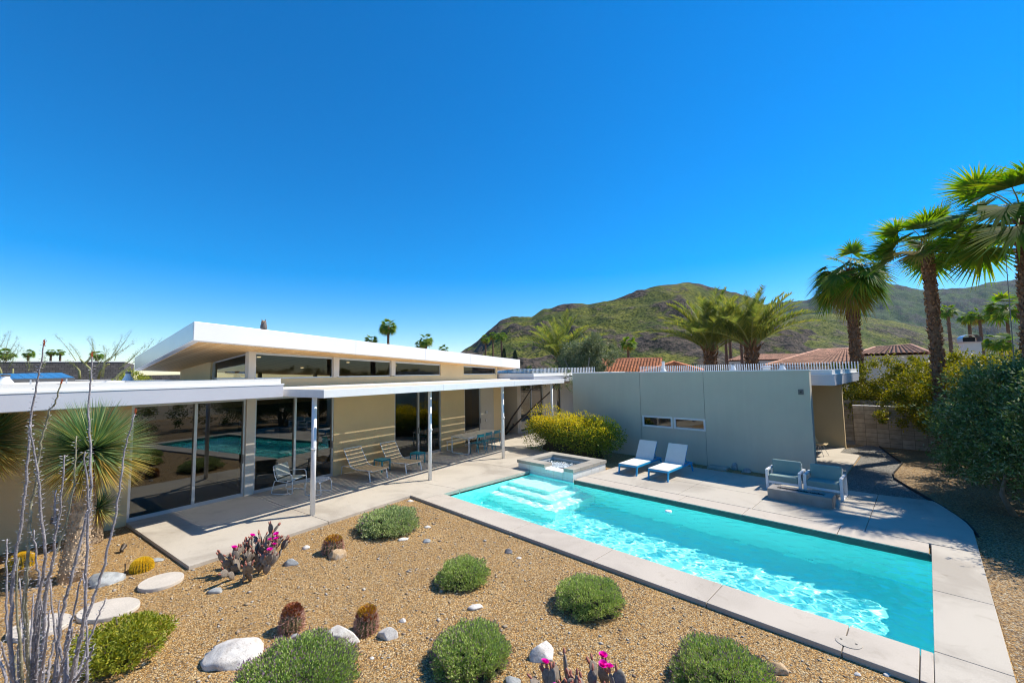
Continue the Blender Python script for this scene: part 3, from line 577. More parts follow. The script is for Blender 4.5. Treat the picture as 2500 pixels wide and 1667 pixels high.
# ------------------------------------------------------------------ furniture
def legs4(t, pts, r, m): 
    for p, q in pts: b_ = MB(); b_.tube([p, q], r, 8); b_.build('leg', m, t)
def blue_lounger(label):
    t = thing('pool_lounger', label, 'sun lounger', (0, 0, 0), 0, 'blue framed loungers by the grey wall')
    b_ = MB(); W = .34
    b_.box(-W, -W+.045, 0, 1.86, .255, .315); b_.box(W-.045, W, 0, 1.86, .255, .315); b_.box(-W+.045, W-.045, .0, .04, .256, .314); b_.box(-W+.045, W-.045, 1.82, 1.86, .256, .314); b_.box(-W+.045, W-.045, 1.16, 1.2, .256, .30)
    b_.build('frame', 'blue', t, bevel=.005)
    for sx in (-1, 1):
        b_ = MB(); b_.hexa([(sx*(W-.02)-.022, -.045, 0), (sx*(W-.02)+.022, -.045, 0), (sx*(W-.02)+.022, .0, 0), (sx*(W-.02)-.022, .0, 0)], [(sx*(W-.022)-.022, .0, .256), (sx*(W-.022)+.022, .0, .256), (sx*(W-.022)+.022, .05, .256), (sx*(W-.022)-.022, .05, .256)]); b_.build('leg', 'blue', t)
        b_ = MB(); b_.hexa([(sx*(W-.02)-.022, 1.88, 0), (sx*(W-.02)+.022, 1.88, 0), (sx*(W-.02)+.022, 1.925, 0), (sx*(W-.02)-.022, 1.925, 0)], [(sx*(W-.022)-.022, 1.78, .256), (sx*(W-.022)+.022, 1.78, .256), (sx*(W-.022)+.022, 1.83, .256), (sx*(W-.022)-.022, 1.83, .256)]); b_.build('leg', 'blue', t)
    b_ = MB(); b_.box(-W+.01, W-.01, -.01, 1.18, .318, .332); b_.build('seat_sling', 'sling_white', t, bevel=.004)
    a = R(58); M_ = Matrix.Translation((0, 1.19, .325)) @ Matrix.Rotation(a, 4, 'X'); b_ = MB(); b_.box(-W+.012, W-.012, 0, .70, -.007, .007, M_); bk = b_.build('back_sling', 'sling_white', t)
    b_ = MB(); b_.box(W-.04, W-.008, 0, .70, -.035, -.008, M_); b_.box(-W+.008, -W+.04, 0, .70, -.035, -.008, M_); b_.build('back_frame', 'blue', bk)
    b_ = MB(); b_.tube([(-.2, 1.45, .63), (-.2, 1.75, .3)], .012, 6); b_.tube([(.2, 1.45, .63), (.2, 1.75, .3)], .012, 6); b_.build('prop', 'blue', t)
    return t
l1 = blue_lounger('blue framed white lounger nearest the hot tub'); l2 = copy_tree(l1)
place(l1, (-7.30, 12.75, 0), R(1)); place(l2, (-6.22, 12.71, 0), R(0), 'blue framed white lounger farther from the hot tub, nearer the loveseats')

def chaise(label):                                   # x = along the lounger, foot end at x=0, head at -x
    t = thing('chaise_longue', label, 'chaise longue', (0, 0, 0), 0, 'tan chaises under the patio cover')
    W = .34; prof = [(0, .345), (.04, .36), (-.3, .335), (-.75, .30), (-1.08, .315), (-1.22, .40), (-1.4, .62), (-1.6, .88)]
    prof = [(.04, .345), (-.02, .36), (-.35, .335), (-.8, .305), (-1.1, .325), (-1.24, .42), (-1.42, .64), (-1.62, .90)]
    # densify with a spline-like interpolation
    pts = []
    for i in range(len(prof)-1):
        for k in range(4): f_ = k/4; pts.append((prof[i][0]*(1-f_)+prof[i+1][0]*f_, prof[i][1]*(1-f_)+prof[i+1][1]*f_))
    pts.append(prof[-1]); b_ = MB(); b_.grid([[(x, y, z-.012*math.cos(y/W*1.4)) for y in (-W+.02, -W/2, 0, W/2, W-.02)] for x, z in pts]); b_.build('sling', 'sling_tan', t, smooth=True)
    for s in (-1, 1):
        b_ = MB(); y = s*(W-.01); b_.tube([(x, y, z-.018) for x, z in pts], .016, 8); b_.build('side_rail', 'white_metal', t, smooth=True)
        b_ = MB(); b_.tube([(-.12, y, .34), (-.05, y, 0)], .02, 8); b_.build('leg', 'white_metal', t)
        b_ = MB(); b_.tube([(-.95, y, .30), (-1.25, y, .34), (-1.6, y, .33), (-1.72, y, .28), (-1.76, y, 0)], .018, 8); b_.build('leg', 'white_metal', t, smooth=True)
    b_ = MB(); b_.tube([(-.13, -W, .28), (-.13, W, .28)], .014, 8); b_.tube([(-1.62, -W, .9), (-1.62, W, .9)], .016, 8); b_.build('cross_bar', 'white_metal', t)
    return t
c1 = chaise('tan sling chaise longue nearest the armchair'); c2 = copy_tree(c1)
place(c1, hp(-11.72, 8.87), HA-R(2)); place(c2, hp(-11.58, 10.25), HA-R(3), 'tan sling chaise longue between the two teal stools')
def stool(label):
    t = thing('low_stool', label, 'stool', (0, 0, 0), 0, 'teal stools beside the chaises')
    b_ = MB()
    for i in range(6): b_.box(-.22+i*.075, -.22+i*.075+.062, -.2, .2, .405, .43)
    b_.build('seat', 'teal', t, bevel=.006)
    b_ = MB(); b_.tube([(-.2, -.19, .39), (.2, -.19, .39), (.2, .19, .39), (-.2, .19, .39), (-.2, -.19, .39)], .016, 6); b_.build('apron', 'teal', t)
    for sx in (-1, 1):
        for sy in (-1, 1): b_ = MB(); b_.box(sx*.2-.02, sx*.2+.02, sy*.185-.014, sy*.185+.014, 0, .4); b_.build('leg', 'teal', t, bevel=.004)
    return t
s1 = stool('teal slatted stool between the two tan chaises'); s2 = copy_tree(s1)
place(s1, hp(-12.72, 9.72), HA+R(4)); place(s2, hp(-12.55, 11.25), HA+R(10), 'teal slatted stool beyond the second chaise by the sliding door')

def sled_table(name, label, cat, w, l, h, t_, m, slats, group=None):
    o = thing(name, label, cat, (0, 0, 0), 0, group)
    b_ = MB(); sw_ = w/slats
    for i in range(slats): b_.box(-w/2+i*sw_, -w/2+i*sw_+sw_-.012, -l/2, l/2, h-.022, h)
    b_.build('top', 'slat_wood', o, bevel=.003)
    b_ = MB(); b_.box(-w/2, w/2, -l/2, -l/2+.05, h-.06, h-.023); b_.box(-w/2, w/2, l/2-.05, l/2, h-.06, h-.023); b_.box(-w/2, -w/2+.03, -l/2+.05, l/2-.05, h-.058, h-.024); b_.box(w/2-.03, w/2, -l/2+.05, l/2-.05, h-.058, h-.024); b_.build('frame', 'white_metal', o)
    for s in (-1, 1):
        b_ = MB(); y = s*(l/2-.03); q = [(-w/2+.02, y, h-.05), (-w/2+.02, y, .06), (-w/2+.06, y, .018), (w/2-.06, y, .018), (w/2-.02, y, .06), (w/2-.02, y, h-.05)]; b_.tube(q, t_, 8); b_.build('leg_loop', 'white_metal', o, smooth=True)
    return o
tb = sled_table('dining_table', 'long slatted cream dining table under the patio cover', 'table', 1.02, 2.35, .74, .022, 'white_metal', 8); place(tb, hp(-12.42, 14.68), HA)
bn = sled_table('bench', 'low slatted cream bench between the dining table and the wall', 'bench', .36, 2.2, .45, .017, 'white_metal', 4); place(bn, hp(-13.28, 14.85), HA)
def bistro(label):                                   # back towards +x, seat towards -x
    t = thing('dining_chair', label, 'chair', (0, 0, 0), 0, 'teal chairs at the dining table')
    b_ = MB()
    for i in range(5): b_.box(-.42+i*.084, -.42+i*.084+.07, -.21, .21, .435, .452)
    b_.build('seat', 'teal', t, bevel=.003)
    b_ = MB(); b_.grid([[(.03+.03*math.cos(y*5)+(z-.72)*.18, y, z) for y in np.linspace(-.22, .22, 9)] for z in (.70, .83)]); b_.grid([[(.045+.03*math.cos(y*5)+(z-.72)*.18, y, z) for y in np.linspace(-.22, .22, 9)][::-1] for z in (.70, .83)]); b_.build('backrest', 'teal', t, smooth=True)
    for s in (-1, 1):
        b_ = MB(); b_.tube([(.12, s*.21, 0), (-.0, s*.21, .45), (.06, s*.215, .84)], .013, 6); b_.build('leg', 'teal', t)
        b_ = MB(); b_.tube([(-.40, s*.2, 0), (-.34, s*.2, .44)], .013, 6); b_.build('leg', 'teal', t)
    return t
d1 = bistro('teal metal dining chair nearest the post, on the pool side of the table'); d2 = copy_tree(d1); d3 = copy_tree(d1)
place(d1, hp(-11.83, 15.32), HA+R(3)); place(d2, hp(-11.80, 14.66), HA, 'middle teal metal dining chair of the three at the table'); place(d3, hp(-11.74, 14.05), HA-R(2), 'teal metal dining chair nearest the chaises at the table end')

t = thing('wire_armchair', 'white wire armchair with pale cushion beside the glass doors', 'armchair', hp(-12.93, 6.52), HA+R(26))
for s in (-1, 1):
    b = MB(); y = s*.30
    b.tube([(-.30, y, .80), (-.24, y, .52), (-.16, y, .38), (.12, y, .36), (.34, y, .42)], .012, 8); b.build('side_frame', 'white_metal', t, smooth=True)
    b = MB(); b.tube([(-.24, y*1.02, .54), (-.1, y*1.05, .58), (.26, y*1.05, .6), (.33, y*1.05, .56), (.35, y*1.05, .3), (.34, y*1.02, .03), (.28, y*1.02, .012), (-.3, y*1.02, .012), (-.34, y*1.02, .04), (-.24, y*1.02, .38), (-.16, y, .40)], .011, 8); b.build('arm', 'white_metal', t, smooth=True)
b = MB()
for x, z in ((-.30, .80), (.34, .42), (-.16, .38)): b.tube([(x, -.30, z), (x, .30, z)], .011, 6)
b.tube([(.28, -.3, .012), (.1, -.2, .05), (-.05, 0, .06), (.1, .2, .05), (.28, .3, .012)], .009, 6); b.build('cross_bar', 'white_metal', t, smooth=True)
def cushion(t, name, M_, sx, sy, sz, m='cushion_pale', bev=.03):
    b_ = MB(); b_.box(-sx/2, sx/2, -sy/2, sy/2, -sz/2, sz/2, M_); o = b_.build(name, m, t, smooth=False, bevel=bev, seg=3); return o
cushion(t, 'seat_cushion', Matrix.Translation((.08, 0, .415)) @ Matrix.Rotation(R(-5), 4, 'Y'), .52, .54, .06)
cushion(t, 'back_cushion', Matrix.Translation((-.235, 0, .64)) @ Matrix.Rotation(R(-18), 4, 'Y'), .07, .54, .40)
t = thing('ottoman', 'small white wire ottoman in front of the armchair', 'ottoman', hp(-12.02, 6.92), HA+R(26))
b = MB()
for i in range(9): y = -.24+i*.06; b.tube([(-.24, y, .36), (-.12, y, .40), (.12, y, .40), (.24, y, .36)], .007, 6)
b.build('seat_wires', 'white_metal', t, smooth=True)
for s in (-1, 1): b = MB(); b.tube([(-.24, s*.26, .02), (-.25, s*.26, .3), (-.2, s*.26, .385), (0, s*.26, .41), (.2, s*.26, .385), (.25, s*.26, .3), (.27, s*.26, .02), (.2, s*.26, .012), (-.2, s*.26, .012), (-.24, s*.26, .02)], .010, 8); b.build('leg_loop', 'white_metal', t, smooth=True)

def loveseat(label):
    t = thing('loveseat', label, 'outdoor sofa', (0, 0, 0), 0, 'white framed loveseats behind the fire pit')
    W = .43
    for s in (-1, 1):
        b_ = MB(); x = s*(W-.035); o_ = [(-.04, .0), (-.04, .56), (.64, .56), (.64, .0)]
        for (y0, y1, z0, z1) in ((-.04, .03, .02, .5), (.57, .64, .02, .5), (-.04, .64, .5, .555), (.03, .57, .0, .03), (-.04, .03, 0, .02), (.57, .64, 0, .02)): b_.box(x-.035, x+.035, y0, y1, z0, z1)
        b_.build('arm', 'white_metal', t, bevel=.008)
    b_ = MB(); b_.box(-W+.07, W-.07, -.02, .6, .18, .245); b_.box(-W+.07, W-.07, .56, .6, .25, .7); b_.build('frame', 'white_metal', t, bevel=.004)
    cushion(t, 'seat_cushion', Matrix.Translation((0, .26, .325)), 2*(W-.075), .58, .16, 'cushion', .025)
    cushion(t, 'back_cushion', Matrix.Translation((0, .49, .57)) @ Matrix.Rotation(R(-8), 4, 'X'), 2*(W-.075), .13, .40, 'cushion', .04)
    return t
v1 = loveseat('white framed loveseat with sage cushions nearer the grey wall rocks'); v2 = copy_tree(v1)
place(v1, (-3.08, 13.88, 0), R(0)); place(v2, (-2.17, 13.88, 0), R(-1), 'white framed loveseat with sage cushions nearer the gravel path')
t = thing('fire_pit', 'long low concrete fire pit filled with black lava rock', 'fire pit', (-2.53, 13.06, 0), R(-.5))
FX, FY = .69, .255
b = MB(); b.box(-FX, FX, -FY, -.075, 0, .275); b.box(-FX, FX, .075, FY, 0, .275); b.box(-FX, -.52, -.075, .075, 0, .275); b.box(.52, FX, -.075, .075, 0, .275); b.box(-.52, .52, -.075, .075, 0, .2); b.build('trough', 'firepit', t)
b = MB()
for i in range(150):
    x, y = random.uniform(-.5, .5), random.uniform(-.06, .06); r_ = random.uniform(.012, .024)
    M_ = Matrix.Translation((x, y, .235+random.uniform(0, .035))) @ Matrix.Rotation(random.uniform(0, 3), 4, (random.random(), random.random(), 1)); b.box(-r_, r_, -r_*.8, r_*.8, -r_*.7, r_*.7, M_)
lv = b.build('lava_rock', 'lava', t); lv['kind'] = 'stuff'
t = thing('shell_chair', 'tan moulded shell chair on thin legs beside the grey wall end', 'chair', (-3.2, 20.3, 0), R(-15))
b = MB(); rows = []
for k in range(13):
    u = k/12
    if u < .5: x, z = .24-u*.8, .44-.02*math.sin(u*6)
    else: x, z = -.16-(u-.5)*.3, .42+(u-.5)**1.3*.95
    wd = .23*(1-.35*abs(u-.35)); rows.append([(x+(.06*(y*2)**2 if u > .5 else 0), y*wd*2, z+(.05*(y*2)**2)) for y in np.linspace(-.5, .5, 9)])
b.grid(rows); b.build('shell', 'stucco', t, smooth=True)
legs4(t, [((.05*sx+.02, .1*sy, .42), (.22*sx, .21*sy, 0)) for sx in (-1, 1) for sy in (-1, 1)], .008, 'alu')

# solar panels
MT['pv'] = planks('solar_cells', (.03,.10,.24), (.04,.12,.28), 1.0, 'X', .15, .02)
MT['pv_dark'] = mat('dark_panel', (.03,.04,.06), .25, var=.1)
def panel(name, label, P4, m, th=.05, cols=8):
    P4 = [Vector(p) for p in P4]; c_ = sum(P4, Vector())/4; t_ = thing(name, label, 'solar panel', c_); q = [p-c_ for p in P4]; n_ = (q[1]-q[0]).cross(q[3]-q[0]).normalized()
    if n_.z < 0: n_ = -n_
    b_ = MB(); b_.hexa([p-n_*th for p in q], q); b_.build('frame', 'alu_dark', t_)
    for k in range(cols):
        f0, f1 = (k+.03)/cols, (k+.97)/cols; b_ = MB(); b_.add([q[0].lerp(q[1], f0)+n_*.004, q[0].lerp(q[1], f1)+n_*.004, q[3].lerp(q[2], f1)+n_*.004, q[3].lerp(q[2], f0)+n_*.004], [(0, 1, 2, 3)]); b_.build('cell', m, t_)
    b_ = MB()
    for f0 in (.1, .5, .9): e = q[0].lerp(q[1], f0); b_.box(e.x-.02, e.x+.02, e.y-.02, e.y+.02, e.z-.25, e.z-.03)
    b_.build('strut', 'alu', t_); return t_
MT['pv'] = mat('blue_panel', (.035,.13,.30), .22, var=.12, vs=2)
panel('solar_panel', 'blue solar panel tilted on the near low roof', [at(-45, 927, 12.8), at(183.7, 922, 14.2), at(151.5, 910.0, 15.7), at(-60, 913, 14.3)], 'pv', .09, 9)
panel('solar_panel', 'dark solar panel nearest the tilted roof on the far wing', [at(1180, 910, 30), at(1302, 911, 30), at(1284, 906.5, 33), at(1190, 903.5, 33)], 'pv_dark', .06, 4)
panel('solar_panel', 'dark solar panel on the far wing nearer the grey wall', [at(1292, 904.5, 31), at(1364, 906.5, 31), at(1330, 902.5, 34), at(1270, 901, 34)], 'pv_dark', .06, 4)

# owl decoy on the roof
MT['owl'] = mat('owl_feathers', (.15,.13,.125), .8, var=.5, vs=28); MT['owl_face'] = mat('owl_face', (.42,.26,.16), .7, var=.3, vs=40)
op = hp(-12.62, 5.55, roofz(-12.62, 5.55)+.47)
t = thing('owl_decoy', 'grey horned owl decoy perched on the tilted roof edge', 'owl decoy', op, HA)
b = MB(); b.lathe([(.02, 0), (.10, .02), (.125, .1), (.12, .2), (.095, .27), (.10, .31), (.085, .37), (.03, .40)], 18); b.build('body', 'owl', t, smooth=True)
b = MB(); b.lathe([(.06, 0), (.07, .012), (.03, .03)], 14, (0, 0, 0)); fo_ = b.build('face', 'owl_face', t, smooth=True); fo_.rotation_euler = (0, R(80), R(-35)); fo_.location = (.05, -.04, .325)
for s in (-1, 1): b = MB(); b.tube([(.02, s*.05, .36), (.0, s*.075, .47)], [.03, .004], 6); e_ = b.build('ear_tuft', 'owl', t); e_.rotation_euler = (0, 0, R(-35))
t.scale = (.7,)*3
for s in (-1, 1): b = MB(); b.lathe([(.016, 0), (.016, .012)], 10); e_ = b.build('eye', 'lamp_off' if 'lamp_off' in MT else 'dark', t); e_.rotation_euler = (0, R(80), R(-35)); e_.location = (.09+.02*s, -.06+.035*s, .335)
# ------------------------------------------------------------------ plants in the garden
MT['thyme'] = leafmat('mound_leaves', [(0.274,0.377,0.092), (0.437,0.550,0.156), (0.365,0.447,0.131), (0.620,0.688,0.235), (0.218,0.294,0.078)], .25, .6)
MT['thyme_green'] = leafmat('mound_leaves_green', [(0.216,0.318,0.068), (0.361,0.491,0.120), (0.470,0.578,0.170), (0.181,0.246,0.068)], .25, .6)
MT['thyme_pale'] = leafmat('trailing_leaves', [(0.282,0.364,0.130), (0.480,0.559,0.239), (0.367,0.448,0.173), (0.621,0.672,0.326), (0.198,0.252,0.099)], .25, .6)
MT['mauve'] = leafmat('mauve_flowers', [(0.240,0.150,0.225), (0.330,0.195,0.285), (0.180,0.120,0.135)], .2, .7)
MT['twig'] = mat('twigs', (.11,.085,.055), .9, var=.3, vs=20)
MT['bush_core'] = mat('dark_bush_core', (.035,.032,.018), .95, var=.3, vs=20)  # for the solid dark core added inside shrubs to stop see-through
MT['yellow_leaf'] = leafmat('yellow_green_leaves', [(0.216,0.262,0.028), (0.332,0.344,0.037), (0.166,0.213,0.028), (0.398,0.360,0.037)], .35)
MT['deep_leaf'] = leafmat('olive_green_leaves', [(0.119,0.178,0.022), (0.202,0.262,0.033), (0.286,0.309,0.036), (0.143,0.202,0.022)], .3)
MT['blossom'] = leafmat('yellow_blossom', [(0.782,0.609,0.030), (0.920,0.720,0.046), (0.561,0.497,0.038)], .3, .6)
def dome_core(name, rx, ry, h, m, parent, seed=0, sc=.78):
    V = []; Fq = []; nu, nv = 26, 10
    for j in range(nv+1):
        ph = j/nv*math.pi/2
        for i in range(nu):
            th = 2*math.pi*i/nu; k = sc*(1+.16*mnoise.noise((math.cos(th)*1.7+seed, math.sin(th)*1.7, ph*2)))
            V.append((rx*k*math.cos(th)*math.cos(ph), ry*k*math.sin(th)*math.cos(ph), h*k*math.sin(ph)))
    for j in range(nv):
        for i in range(nu): Fq.append((j*nu+i, j*nu+(i+1) % nu, (j+1)*nu+(i+1) % nu, (j+1)*nu+i))
    return npmesh(name, V, Fq, m, parent, True)
def mound(label, x0, x1, y0, y1, n, leaf, L=.045, flowers=.06, flat=1.0, name='mounding_shrub', hf=.62, group='clipped mounds in the gravel'):
    """dome shrub whose silhouette spans photo box x0..x1, y0..y1"""
    g_ = G((x0+x1)/2, y1, -.07); d = depth_of(g_); r = (x1-x0)/2/F*d
    v = (g_-CAM); v[2] = 0; v = v/np.linalg.norm(v); c = g_+v*r*.78; d = depth_of(c); r = (x1-x0)/2/F*d*.93
    # height: the top of the box lies on the dome's back half
    h = r*hf*flat*.98
    t = thing(name, label, 'shrub', c, random.uniform(0, 6), group)
    dome_core('twigs', r, r, h, 'bush_core', t, random.random()*9)  # added solid dark core under the leaves, not separate twigs
    sd_ = random.random()*50
    def pts(k, rmin, rmax):
        D = rnd(k); D[:, 2] = np.abs(D[:, 2])*.95-.06*RNG.random(k); D = unit(D); rad = RNG.uniform(rmin, rmax, k)
        nz = np.array([mnoise.noise((a*2.6+sd_, b_*2.6, c_*2.6)) for a, b_, c_ in D]); nz2 = np.array([mnoise.noise((a*7+sd_, b_*7, c_*7)) for a, b_, c_ in D])
        rad = rad*(1+.22*nz+.13*nz2); ok = (nz2+.35*nz+RNG.normal(0, .12, k) > -.42) & ((D[:, 2] > .22) | (nz > -.15+.5*RNG.random(k)*0)); D, rad = D[ok], rad[ok]; cs, sn = np.hypot(D[:, 0], D[:, 1]), np.abs(D[:, 2]); rad = rad/((cs**2.6+sn**2.6)**(1/2.6)); Q = D*rad[:, None]*np.array([r, r, h]); Q[:, 2] += h*.10; Q[:, :2] *= np.clip(.80+Q[:, 2:3]/h*1.1, .6, 1.0); return Q, D
    P, D = pts(n, .70, 1.0); n = len(P); dirs = unit(D*np.array([1, 1, 1/max(.3, hf)])*.9+rnd(n)*.8+np.array([0, 0, .35]))
    P[:, 2] = np.maximum(P[:, 2], .005); leaf_mesh('foliage', leaf, P, dirs, RNG.uniform(.6, 1.2, n)*L, L*.42, t)
    if flowers: k = int(n*flowers); P, D = pts(k, .93, 1.03); k = len(P); P[:, 2] = np.maximum(P[:, 2], .01); leaf_mesh('flowers', 'mauve', P, unit(D+np.array([0, 0, .8])+rnd(k)*.4), L*1.1, L*.3, t)['kind'] = 'stuff'
    tw = MB()
    for i in range(46):
        a = random.uniform(0, 6.28); el = random.uniform(-.02, .75); d = Vector((math.cos(a)*math.cos(el)*r, math.sin(a)*math.cos(el)*r, math.sin(el)*h)); k = random.uniform(.9, 1.13); tw.tube([d*.5, d*.85+Vector((0, 0, .02)), d*k+Vector((random.uniform(-.03, .03), random.uniform(-.03, .03), random.uniform(-.03, .02)))], [.006, .004, .0015], 4)
    tw.build('bare_twigs', 'twig', t)
    k = 260; a = RNG.uniform(0, 6.28, k); q = r*RNG.uniform(.75, 1.35, k); leaf_mesh('leaf_litter', 'dead_leaf', np.stack([np.cos(a)*q, np.sin(a)*q, np.full(k, .012)], 1), RNG.normal(size=(k, 3))*[1, 1, .15], .035, .015, t)['kind'] = 'stuff'
    return t
MT['dead_leaf'] = leafmat('dead_leaves', [(.16,.11,.06), (.22,.16,.09), (.10,.08,.05)], .1, .8)
mound('low sprawling grey-green shrub nearest the patio corner', 872, 1028, 1236, 1312, 15000, 'thyme_pale', .05, .03, .85)
mound('small round green mound between the sprawling shrub and the pool coping', 1063, 1199, 1341, 1441, 15000, 'thyme', .032, .05, 1.0)
mound('round green mound next to the pool coping, right of the small one', 1358, 1533, 1392, 1513, 20000, 'thyme', .032, .05, .95)
mound('largest green mound in the middle of the gravel, beside a white rock', 1047, 1249, 1482, 1668, 30000, 'thyme', .032, .07, 1.0)
mound('bright green mound with mauve flowers below the white boulders', 575, 875, 1566, 1760, 34000, 'thyme_green', .032, .14, .9)
mound('green mound at the bottom beside the orange rock and the coping', 1640, 1897, 1573, 1740, 30000, 'thyme', .032, .10, .9)

def loose_bush(name, label, c, rx, ry, h, n, leaf, L, cat='shrub', group=None, top=None, topfrac=.3, blobs=14, stems=True, rough=.3, z0=0.1, W=None, core='bush_core', corescale=.6, seed=1):
    """bush of many leaf clusters: lobes inside an ellipsoid"""
    rg = np.random.default_rng(seed); t = thing(name, label, cat, c, 0, group)
    if corescale: dome_core('twigs', rx, ry, h, core, t, seed, corescale)  # solid core added to fill the bush, no real twigs
    bc = []
    for i in range(blobs):
        th = 2*math.pi*i/blobs*2.4+rg.uniform(0, .8); k = math.sqrt(rg.uniform(.05, .75)); zz = rg.uniform(.25, .82)*h; lim = math.sqrt(max(.1, 1-(zz/h-.25)**2))
        bc.append((rx*.82*k*math.cos(th)*lim, ry*.82*k*math.sin(th)*lim, zz, rg.uniform(.28, .5)))
    for i in range(blobs): th = 2*math.pi*i/blobs; zz = rg.uniform(.3, .65)*h; bc.append((rx*.72*math.cos(th), ry*.72*math.sin(th), zz, rg.uniform(.24, .36)))
    bc = np.array(bc); per = n//len(bc); Ps, Ds = [], []
    sc = np.array([rx, ry, h*.75])
    for x, y, z, r in bc:
        D = unit(rg.normal(size=(per, 3))); rad = rg.uniform(.55, 1.05, per)**.6*r; P = np.array([x, y, z])+D*rad[:, None]*sc
        Ps.append(P); Ds.append(unit(D+rg.normal(size=(per, 3))*.7+np.array([0, 0, .4])))
    P = np.concatenate(Ps); D = np.concatenate(Ds); k = P[:, 2] > z0*rg.random(len(P)); P, D = P[k], D[k]
    hgt = P[:, 2]/h
    if top:
        m_ = (hgt+rg.normal(0, .13, len(P))) > (1-topfrac); leaf_mesh('blossom', top, P[m_], D[m_], rg.uniform(.6, 1.3, m_.sum())*L, (W or L*.35), t); P, D = P[~m_], D[~m_]
    leaf_mesh('foliage', leaf, P, D, rg.uniform(.6, 1.3, len(P))*L, (W or L*.35), t)
    if stems:
        b_ = MB()
        for i in range(9):
            th = rg.uniform(0, 6.28); e = (rx*.7*math.cos(th), ry*.7*math.sin(th), h*rg.uniform(.5, .85)); b_.tube([(0.1*math.cos(th), .1*math.sin(th), -.05), (e[0]*.4, e[1]*.4, e[2]*.5), e], [.03, .02, .006], 6)
        b_.build('stems', 'twig', t)
    return t
# the yellow flowering shrub behind the hot tub, two lobed clumps
loose_bush('flowering_shrub', 'large yellow flowering shrub behind the hot tub', (-11.0, 14.6, -.07), 2.45, .85, 1.85, 26000, 'deep_leaf', .10, 'shrub', None, 'blossom', .36, 18, seed=5)
bb = loose_bush('trailing_shrub', 'bright yellow-green feathery shrub at the foot of the ocotillo', G(300, 1600, -.07), .62, .5, .42, 9000, 'yellow_leaf', .05, 'shrub', None, None, 0, 10, corescale=.45, seed=11)

# yuccas -------------------------------------------------------------------------------
MT['yucca'] = leafmat('yucca_blades', [(.09,.19,.075), (.18,.30,.11), (.13,.24,.11), (.28,.38,.14), (.15,.26,.10), (.42,.46,.19)], .25, .42, .35)
MT['yucca_dry'] = leafmat('yucca_yellow_blades', [(0.510,0.377,0.084), (0.420,0.362,0.084), (0.600,0.420,0.120), (0.450,0.261,0.060), (0.330,0.319,0.072)], .25, .6)
MT['yucca_trunk'] = mat('yucca_trunk', (.40,.27,.15), .95, var=.35, vs=16, col2=(.62,.47,.31), bump=1, bs=50)
def yucca(label, base, head, r, tr, n, group='yuccas by the house wall', lean=0):
    base, head = Vector(base), Vector(head); t = thing('yucca', label, 'yucca', base, 0, group); h = head-base
    b_ = MB(); pts = [Vector((0, 0, -.05)), h*.12, h*.35, h*.6, h*.85, h]; b_.tube(pts, [tr*1.25, tr*1.1, tr*.95, tr*.85, tr*.8, tr*.6], 20)
    trk = b_.build('trunk', 'yucca_trunk', t, smooth=True)
    # old leaf bases as small scales on the trunk
    P, D = [], []
    for i in range(int(1400*tr/.2)):
        f_ = random.uniform(0, .93); c_ = h*f_; rr = tr*(1.22-.5*f_); th = random.uniform(0, 6.28); P.append((c_.x+rr*math.cos(th), c_.y+rr*math.sin(th), c_.z)); D.append((math.cos(th)*.8, math.sin(th)*.8, -.75))
    leaf_mesh('leaf_scars', 'yucca_trunk', np.array(P), np.array(D), .03, .03, trk)
    D = rnd(int(n*1.35)); D = D[D[:, 2] > -.86]; low = D[:, 2]+RNG.normal(0, .12, len(D)) < -.28; H_ = np.array(h)
    for m_, nm, mt_, dr in ((~low, 'blades', 'yucca', .05), (low, 'dry_blades', 'yucca_dry', .12)):
        d = D[m_]; L_ = RNG.uniform(.86, 1.0, len(d))*r; V, Fq = blade_strips(H_+d*r*.05, d, L_, (.021 if r > .7 else .015), dr*(1-np.abs(d[:, 2])), 3); npmesh(nm, V, Fq, mt_, t)
    # yellow tips on part of the crown
    d = D[(D[:, 2] > -.35) & (RNG.random(len(D)) < .10)]; V, Fq = blade_strips(H_+d*r*.05, d+rnd(len(d))*.05, r*.95, (.019 if r > .7 else .014), .12, 3); npmesh('yellowed_blades', V, Fq, 'yucca_dry', t)
    return t
yb = G(176, 1413, -.07); yucca('tall yucca with thick pale trunk in front of the grey wall', yb, at(224, 1100, depth_of(yb)+.25), .98, .165, 1900)
yb = G(228, 1324, -.07); yucca('small yucca half hidden behind the tall one', yb, at(240, 1240, depth_of(yb)+.1), .50, .11, 420)
yb = G(-48, 1405, -.07); yucca('yucca cut off by the photo edge with its round green crown', yb, at(-52, 1078, depth_of(yb)+.1), .95, .17, 1750)

